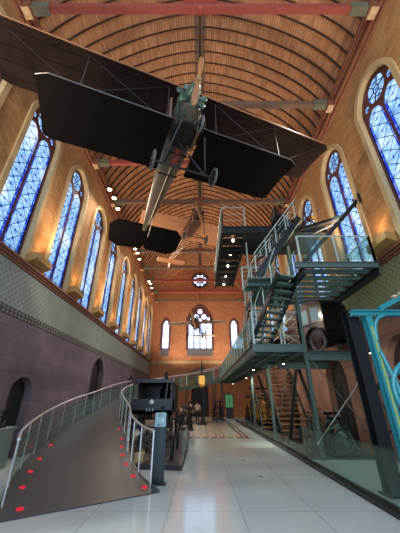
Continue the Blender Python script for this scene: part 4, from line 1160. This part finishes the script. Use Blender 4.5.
# local: x = length (front -x), y = width, z up from wheel bottom
LB = lambda mb, n, m, sm=False, par=None: mb.build(n, M[m], par or car, None, sm)
prof = [(-.55,.5),(1.55,.5),(1.6,.8),(1.6,1.85),(1.5,2.0),(1.2,2.06),(-.2,2.06),(-.45,2.0),(-.5,1.9),(-.55,1.15)]
side_h = [[(.95,1.2),(1.42,1.2),(1.42,1.78),(.95,1.78)], [(.3,1.2),(.8,1.2),(.8,1.78),(.3,1.78)], [(-.35,1.2),(.15,1.2),(.15,1.78),(-.35,1.78)]]
for s in (-1, 1):
    y0 = s*.66
    LB(MB().prism(prof, side_h, lambda a, b, d: (a, d, b), *sorted((y0-s*.05, y0))), 'side_panel', 'maroon')
    for k, h_ in enumerate(side_h):
        LB(MB().prism(h_, [], lambda a, b, d: (a, d, b), *sorted((y0-s*.035, y0-s*.025))), 'side_window', 'carglass' if k < 2 else 'maroon')
    mb = MB()
    for xx in (.22, .87): mb.box(xx-.01, xx+.01, *sorted((y0, y0+s*.012)), .55, 1.85)
    mb.box(-.55, 1.6, *sorted((y0, y0+s*.02)), 1.1, 1.13); LB(mb, 'door_moulding', 'black')
mb = MB(); cap = prof[2:]+[prof[0]]
for (a, b), (c, d) in zip(prof[1:9], prof[2:10]):
    if abs(a-c)+abs(b-d) < .01: continue
    mb.add([(a,-.61,b),(a,.61,b),(c,.61,d),(c,-.61,d),(a*.97+.01,-.61,b-.03),(a*.97+.01,.61,b-.03),(c*.97+.01,.61,d-.03),(c*.97+.01,-.61,d-.03)], [(0,1,2,3),(7,6,5,4),(0,1,5,4),(2,3,7,6)])
LB(mb, 'roof', 'black')
LB(MB().box(-.55, 1.55, -.62, .62, .46, .54), 'floor_pan', 'black')
LB(MB().box(-.57, -.53, -.6, .6, 1.2, 1.85), 'windscreen', 'carglass')
hood = [(-1.5,.6),(-.55,.55),(-.55,1.15),(-1.5,1.05)]
hs = [(-.3,.55),(.3,.55),(.34,.9),(.25,1.08),(.12,1.14),(-.12,1.14),(-.25,1.08),(-.34,.9)]
mb = MB(); vs = [(-.56, a*1.1, b) for a, b in hs]+[(-1.5, a*.95, b-.03) for a, b in hs]; n = len(hs)
mb.add(vs, [tuple(range(n)), tuple(range(2*n-1, n-1, -1))]+[(i, (i+1) % n, n+(i+1) % n, n+i) for i in range(n)]); LB(mb, 'bonnet', 'maroon')
mb = MB().prism([(a*1.0, b) for a, b in hs], [], lambda a, b, d: (d, a, b-.02), -1.58, -1.5); LB(mb, 'radiator', 'gold')
for s in (-1, 1):
    LB(MB().lathe([(.05, 0), (.13, -.1), (.14, -.14)][::-1], (-1.5, s*.48, .98), 'x', 16), 'headlamp', 'gold')
    for xx in (-1.15, 1.15):
        wheel((xx, s*.66, .42), .42, 'y', car, 'tyre', 'maroon', 12, .045)
        L_ = [(xx+.5*math.cos(q), s*.68, .44+.5*math.sin(q)) for q in [PI*(.05+.9*i/12) for i in range(13)]]
        mb = MB().band([(p[0], p[2]) for p in L_], [(p[0]*1+(xx-p[0])*-.04, p[2]+.03) for p in L_], lambda a, b, d: (a, d, b), *sorted((s*.55, s*.8))); LB(mb, 'mudguard', 'black')
    LB(MB().box(-.65, .65, *sorted((s*.6, s*.84)), .42, .46), 'running_board', 'black')
mb = MB()
for s in (-1, 1): mb.bar((-1.5, s*.35, .5), (1.5, s*.35, .5), .06, .1)
for xx in (-1.15, 1.15): mb.bar((xx, -.66, .42), (xx, .66, .42), .05, .05)
LB(mb, 'chassis', 'iron')
car.location = (4.8, 11.95, 3.32); car.rotation_euler = (0, 0, R(-70))

# ---- teal frame at the far right
tf = empty('turquoise_engine_frame', (4.6, 6.6, 0), 'bright turquoise cast iron engine frame with curved braces at the right edge', 'machine')
T_ = lambda mb, n, m='teal', sm=False: mb.build(n, M[m], tf, None, sm)
T_(MB().ibeam((4.12, 6.55, .15), (4.12, 6.55, 3.55), .15, .2, .03, (0,1,0)), 'upright')
T_(MB().box(4.1, 4.14, 6.435, 6.45, .4, 3.3), 'yellow_stripe', 'teal_y')
T_(MB().ibeam((5.6, 6.55, .15), (5.6, 6.55, 3.55), .15, .2, .03, (0,1,0)), 'upright')
T_(MB().ibeam((3.72, 6.5, 3.62), (5.9, 6.5, 3.62), .16, .14, .03), 'top_beam')
arc = [(4.32+.1+1.1*(1-math.cos(PI*i/16)), 6.55, 3.45-1.0+ .98*math.sin(PI*i/16)) for i in range(9)]
T_(MB().tube([(4.15, 6.45, 2.95), (4.2, 6.45, 3.3), (4.32, 6.45, 3.48), (4.5, 6.45, 3.56)], .045, 8), 'knee_bracket', sm=True)
T_(MB().ring((4.86, 6.42, 1.85), .66, .055, 'y', 36, 8), 'flywheel_rim', sm=True)
mb = MB()
for k in range(6):
    a = k*PI/3+.3; mb.tube([(4.86, 6.42, 1.85), (4.86+.64*math.cos(a), 6.42, 1.85+.64*math.sin(a))], .035, 6)
mb.cyl((4.86, 6.3, 1.85), .12, .25, 'y', 14); T_(mb, 'flywheel_spokes', sm=True)
T_(MB().tube([(4.14, 6.42, 2.7), (4.3, 6.42, 2.0), (4.32, 6.42, 1.4), (4.2, 6.42, .9), (4.13, 6.42, .5)], .045, 8), 'curved_brace', sm=True)
T_(MB().bar((4.4, 6.55, .9), (5.6, 6.55, 1.1), .1, .14), 'cross_beam')
mb = MB().bar((4.5, 6.55, 3.75), (5.75, 6.55, 4.35), .1, .12); mb.bar((5.1, 6.55, 3.75), (5.2, 6.55, 4.1), .06, .08); mb.bar((5.75, 6.55, 3.7), (5.75, 6.55, 4.4), .12, .12)
T_(mb, 'upper_truss')
mb = MB()
for i in range(5): mb.lathe([(.0, -.06), (.07, -.03), (.09, .0), (.07, .03), (0, .06)], (4.95+i*.2, 6.5, 4.05+i*.09), 'z', 10)
T_(mb, 'valve_gear', 'palewing', True)
T_(MB().box(4.1, 5.9, 6.2, 6.9, 0, .15), 'base')

# ---- floor enclosure: kerb and glass
kb = empty('glass_barrier', (3.22, 5, 0), 'low clear glass barrier on a black kerb along the right edge of the open floor', 'barrier')
MB().box(3.14, 3.34, 3.6, 10.1, 0, .09).build('kerb', M['black'], kb)
MB().box(3.36, 3.44, 3.6, 10.1, .0, .05).build('kerb', M['dsteel'], kb)
MB().box(3.14, 3.34, 10.1, 28.0, 0, .12).build('kerb', M['black'], kb)
for a, b in ((3.65, 5.9), (5.93, 8.0), (8.03, 10.05)): MB().box(3.24, 3.255, a, b, .07, .95).build('glass_panel', M['glass'], kb)
y = 10.15
while y < 27: MB().box(3.24, 3.255, y, y+1.55, .1, .42).build('glass_panel', M['glass'], kb); y += 1.6
tag(MB().box(3.5, 5.98, 10.4, 28.0, .002, .03).build('display_floor', M['darkfloor']), 'charcoal display floor under the steel walkway on the right', 'platform')
lb = empty('label_board', (3.6, 11.5, 0), 'dark slanted caption board standing behind the kerb, right side', 'sign')
MB().box(3.5, 3.9, 11.2, 11.25, .5, .8).build('panel', M['totem'], lb); MB().box(3.68, 3.72, 11.22, 11.25, 0.03, .5).build('post', M['totem'], lb)

# ---- exhibits under the gallery
def cyc(x, y, rz, label, r=.55, s=1.0):
    root = bpy.data.objects.new('antique_bicycle', None); COL.objects.link(root); tag(root, label, 'bicycle', 'antique cycles under the gallery'); ORG[root.name] = Vector((0,0,0))
    wheel((-.55*s, 0, r), r, 'y', root, 'rubber', 'iron', 16, .02); wheel((.6*s, 0, r*.8), r*.8, 'y', root, 'rubber', 'iron', 14, .02)
    mb = MB().tube([(-.55*s, 0, r), (-.4*s, 0, r*2+.2)], .022); mb.tube([(-.42*s, 0, r*2), (.1*s, 0, r*1.7), (.6*s, 0, r*.8)], .022); mb.tube([(-.42*s, 0, r*2-.15), (0, 0, r*.7), (.6*s, 0, r*.8)], .02); mb.tube([(0, 0, r*.7), (.15*s, 0, r*2)], .02)
    mb.build('frame', M['engine'], root)
    MB().box(.0, .32*s, -.07, .07, r*2, r*2+.05).build('saddle', M['rubber'], root)
    MB().tube([(-.25*s, -.25, r*2+.2), (-.4*s, 0, r*2+.24), (-.25*s, .25, r*2+.2)], .016).build('handlebar', M['iron'], root)
    mb = MB().tube([(0, -.1, r*.7), (0, .1, r*.7)], .02); mb.ring((0, .04, r*.7), .1, .012, 'y', 14, 4); mb.bar((0, -.1, r*.7), (.15, -.1, r*.55), .02, .02); mb.build('crank', M['iron'], root)
    root.location = (x, y, .03); root.rotation_euler = (0, 0, rz)
cyc(4.4, 12.2, 1.0, 'antique bicycle with spoked wheels, left of the thick black column', .5)
cyc(5.5, 14.6, 1.3, 'antique bicycle parked closest to the right wall behind the glass barrier', .55)
machine(5.2, 12.1, .03, 1.0, 'tall dark engine with a flywheel under the near end of the walkway', wm='engine', seed=9, h=1.2)
machine(4.7, 10.75, .03, .85, 'tall verdigris engine between the bicycles and the right wall', wm='engine', seed=11, h=1.3)
machine(4.4, 22.6, .03, 1.9, 'gilded machine glowing at the far end under the walkway', wm='gold', bm='iron', seed=12, h=1.3)
machine(4.4, 25.2, .03, 1.6, 'dark and gilt machine farthest under the walkway', wm='gold', bm='iron', seed=13, h=1.2)
bw = empty('great_wheel', (5.55, 8.7, .03), 'large dark iron wheel leaning by the right wall behind the thick black column', 'wheel')
wheel((5.6, 8.7, .03+1.15), 1.15, 'x', bw, 'iron', 'iron', 12, .05)
mb = MB().bar((5.45, 8.7, 1.18), (5.95, 8.7, 1.18), .08, .08); mb.bar((5.85, 8.3, .03), (5.85, 8.7, 1.18), .08, .08); mb.bar((5.85, 9.1, .03), (5.85, 8.7, 1.18), .08, .08); mb.build('stand', M['iron'], bw)
gs = empty('green_screen', (3.2, 31.5, .3), 'green lit display screen at the far end under the walkway', 'screen')
MB().box(2.6, 3.5, 31.5, 31.6, .9, 2.3).build('casing', M['black'], gs)
for i in range(2): MB().box(2.68+i*.39, 3.03+i*.39, 31.48, 31.5, 1.0, 2.2).build('lit_panel', M['greenlit'], gs)
MB().box(2.7, 3.4, 31.45, 31.65, 0, .9).build('stand', M['black'], gs)
# floor sockets
for x, y, l in ((1.5, 8.3, 'nearer'), (1.35, 10.3, 'farther')):
    tag(MB().lathe([(.05, 0.0), (.05, .006), (0, .008)], (x, y, 0), 'z', 16).build('floor_socket', M['dsteel'], None), 'small round dark floor socket in the open pale floor, the %s one' % l, 'floor socket', 'floor sockets')
# gallery lamps
gk = 0
for x, y, z, e, lab in ((3.4, 11.6, Z1-.42, 60, 'under the near end of the walkway'), (2.6, 14.0, Z1-.42, 50, 'under the walkway beside the staircases'), (3.1, 19.5, Z1-.42, 80, 'halfway along under the walkway'), (3.0, 26.5, Z1-.42, 80, 'at the far end under the walkway'), (3.2, 10.95, Z2-.3, 60, 'under the second level above the balcony'), (5.0, 8.2, 3.0, 50, 'under the car platform near the turquoise frame')):
    root = empty('gallery_lamp', (x, y, z), 'small bright lamp %s' % lab, 'lamp', 'small lamps under the steel gallery')
    MB().lathe([(.05, z-.06), (.05, z+.06), (.03, z+.1), (.012, z+.1), (.012, z+.22)], (x, y, 0), 'z', 12).build('housing', M['dsteel'], root)
    MB().lathe([(.045, z-.065), (.03, z-.085), (0, z-.09)], (x, y, 0), 'z', 10).build('bulb', M['lamp'], root)
    L = bpy.data.lights.new('gallery_lamp_light', 'SPOT'); L.energy = e*1.3; L.spot_size = R(140); L.spot_blend = .5; L.color = (.92, 1, .88); L.shadow_soft_size = .08
    o = bpy.data.objects.new('gallery_lamp_light', L); COL.objects.link(o); o.location = (x, y, z-.16); o.rotation_euler = Vector((.75, .35, -.75)).to_track_quat('-Z', 'Y').to_euler()

# ================================================================ light
def spot(name, loc, aim, e, col, size=100, soft=.3, blend=.8):
    L = bpy.data.lights.new(name, 'SPOT'); L.energy = e; L.color = col; L.spot_size = R(size); L.spot_blend = blend; L.shadow_soft_size = soft
    o = bpy.data.objects.new(name, L); COL.objects.link(o); o.location = loc
    o.rotation_euler = (Vector(aim)-Vector(loc)).to_track_quat('-Z', 'Y').to_euler()
# unseen lamps added low along both walls to brighten the vault
for y in (3, 9, 15.5, 22, 28.5):
    for s in (-1, 1): spot('vault_fill', (s*5.5, y, 6.6), (s*.5, y+1.5, 19), VAULT_E, (1, .74, .5), 130, .3)
for y in (6.5, 13.5, 21):
    spot('added_fill_spot', (5.3, y, 13.2), (-5.5, y-1, 2.2), 2300, (1, .93, .88), 60, .15)  # unseen spot added to brighten the lower left wall
    spot('added_fill_spot', (5.0, y, 13.2), (-.5, y-1, 0), 700, (.9, .96, 1), 70, .15)  # unseen spot added to brighten the open floor
for x in (-3, 3): spot('end_wall_uplight', (x, 30.5, 4.5), (x*.6, YE, 12), 1500, (1, .78, .58), 110, .3)
spot('floor_patch_light', (3.3, 14.0, 3.0), (2.4, 13.6, 0), 160, (.85, 1, .8), 30, .03, .3)
for y in (8, 13, 18): spot('teal_wash', (4.8, y, 8.0), (4.4, y-.5, 4), 300, (.75, 1, .88), 110, .2)
wd = bpy.data.worlds.new('World'); scn.world = wd; wd.use_nodes = True
bg = wd.node_tree.nodes['Background']; bg.inputs[0].default_value = (.62, .78, 1, 1); bg.inputs[1].default_value = WORLD_E
# ================================================================ camera
cd = bpy.data.cameras.new('Camera'); cam = bpy.data.objects.new('Camera', cd); COL.objects.link(cam)
cd.sensor_fit = 'HORIZONTAL'; cd.sensor_width = 36; cd.lens = 36*270/400
cam.location = (0, 0, 1.7); cam.rotation_euler = (R(90+26.3), 0, 0); cd.clip_end = 200
scn.camera = cam
scn.view_settings.view_transform = 'Standard'; scn.view_settings.look = 'None'; scn.view_settings.gamma = 1; scn.view_settings.use_curve_mapping = False
scn.view_settings.exposure = EXPO
scn.cycles.use_denoising = True; scn.cycles.max_bounces = 8; scn.cycles.diffuse_bounces = 4; scn.cycles.glossy_bounces = 3; scn.cycles.transparent_max_bounces = 16
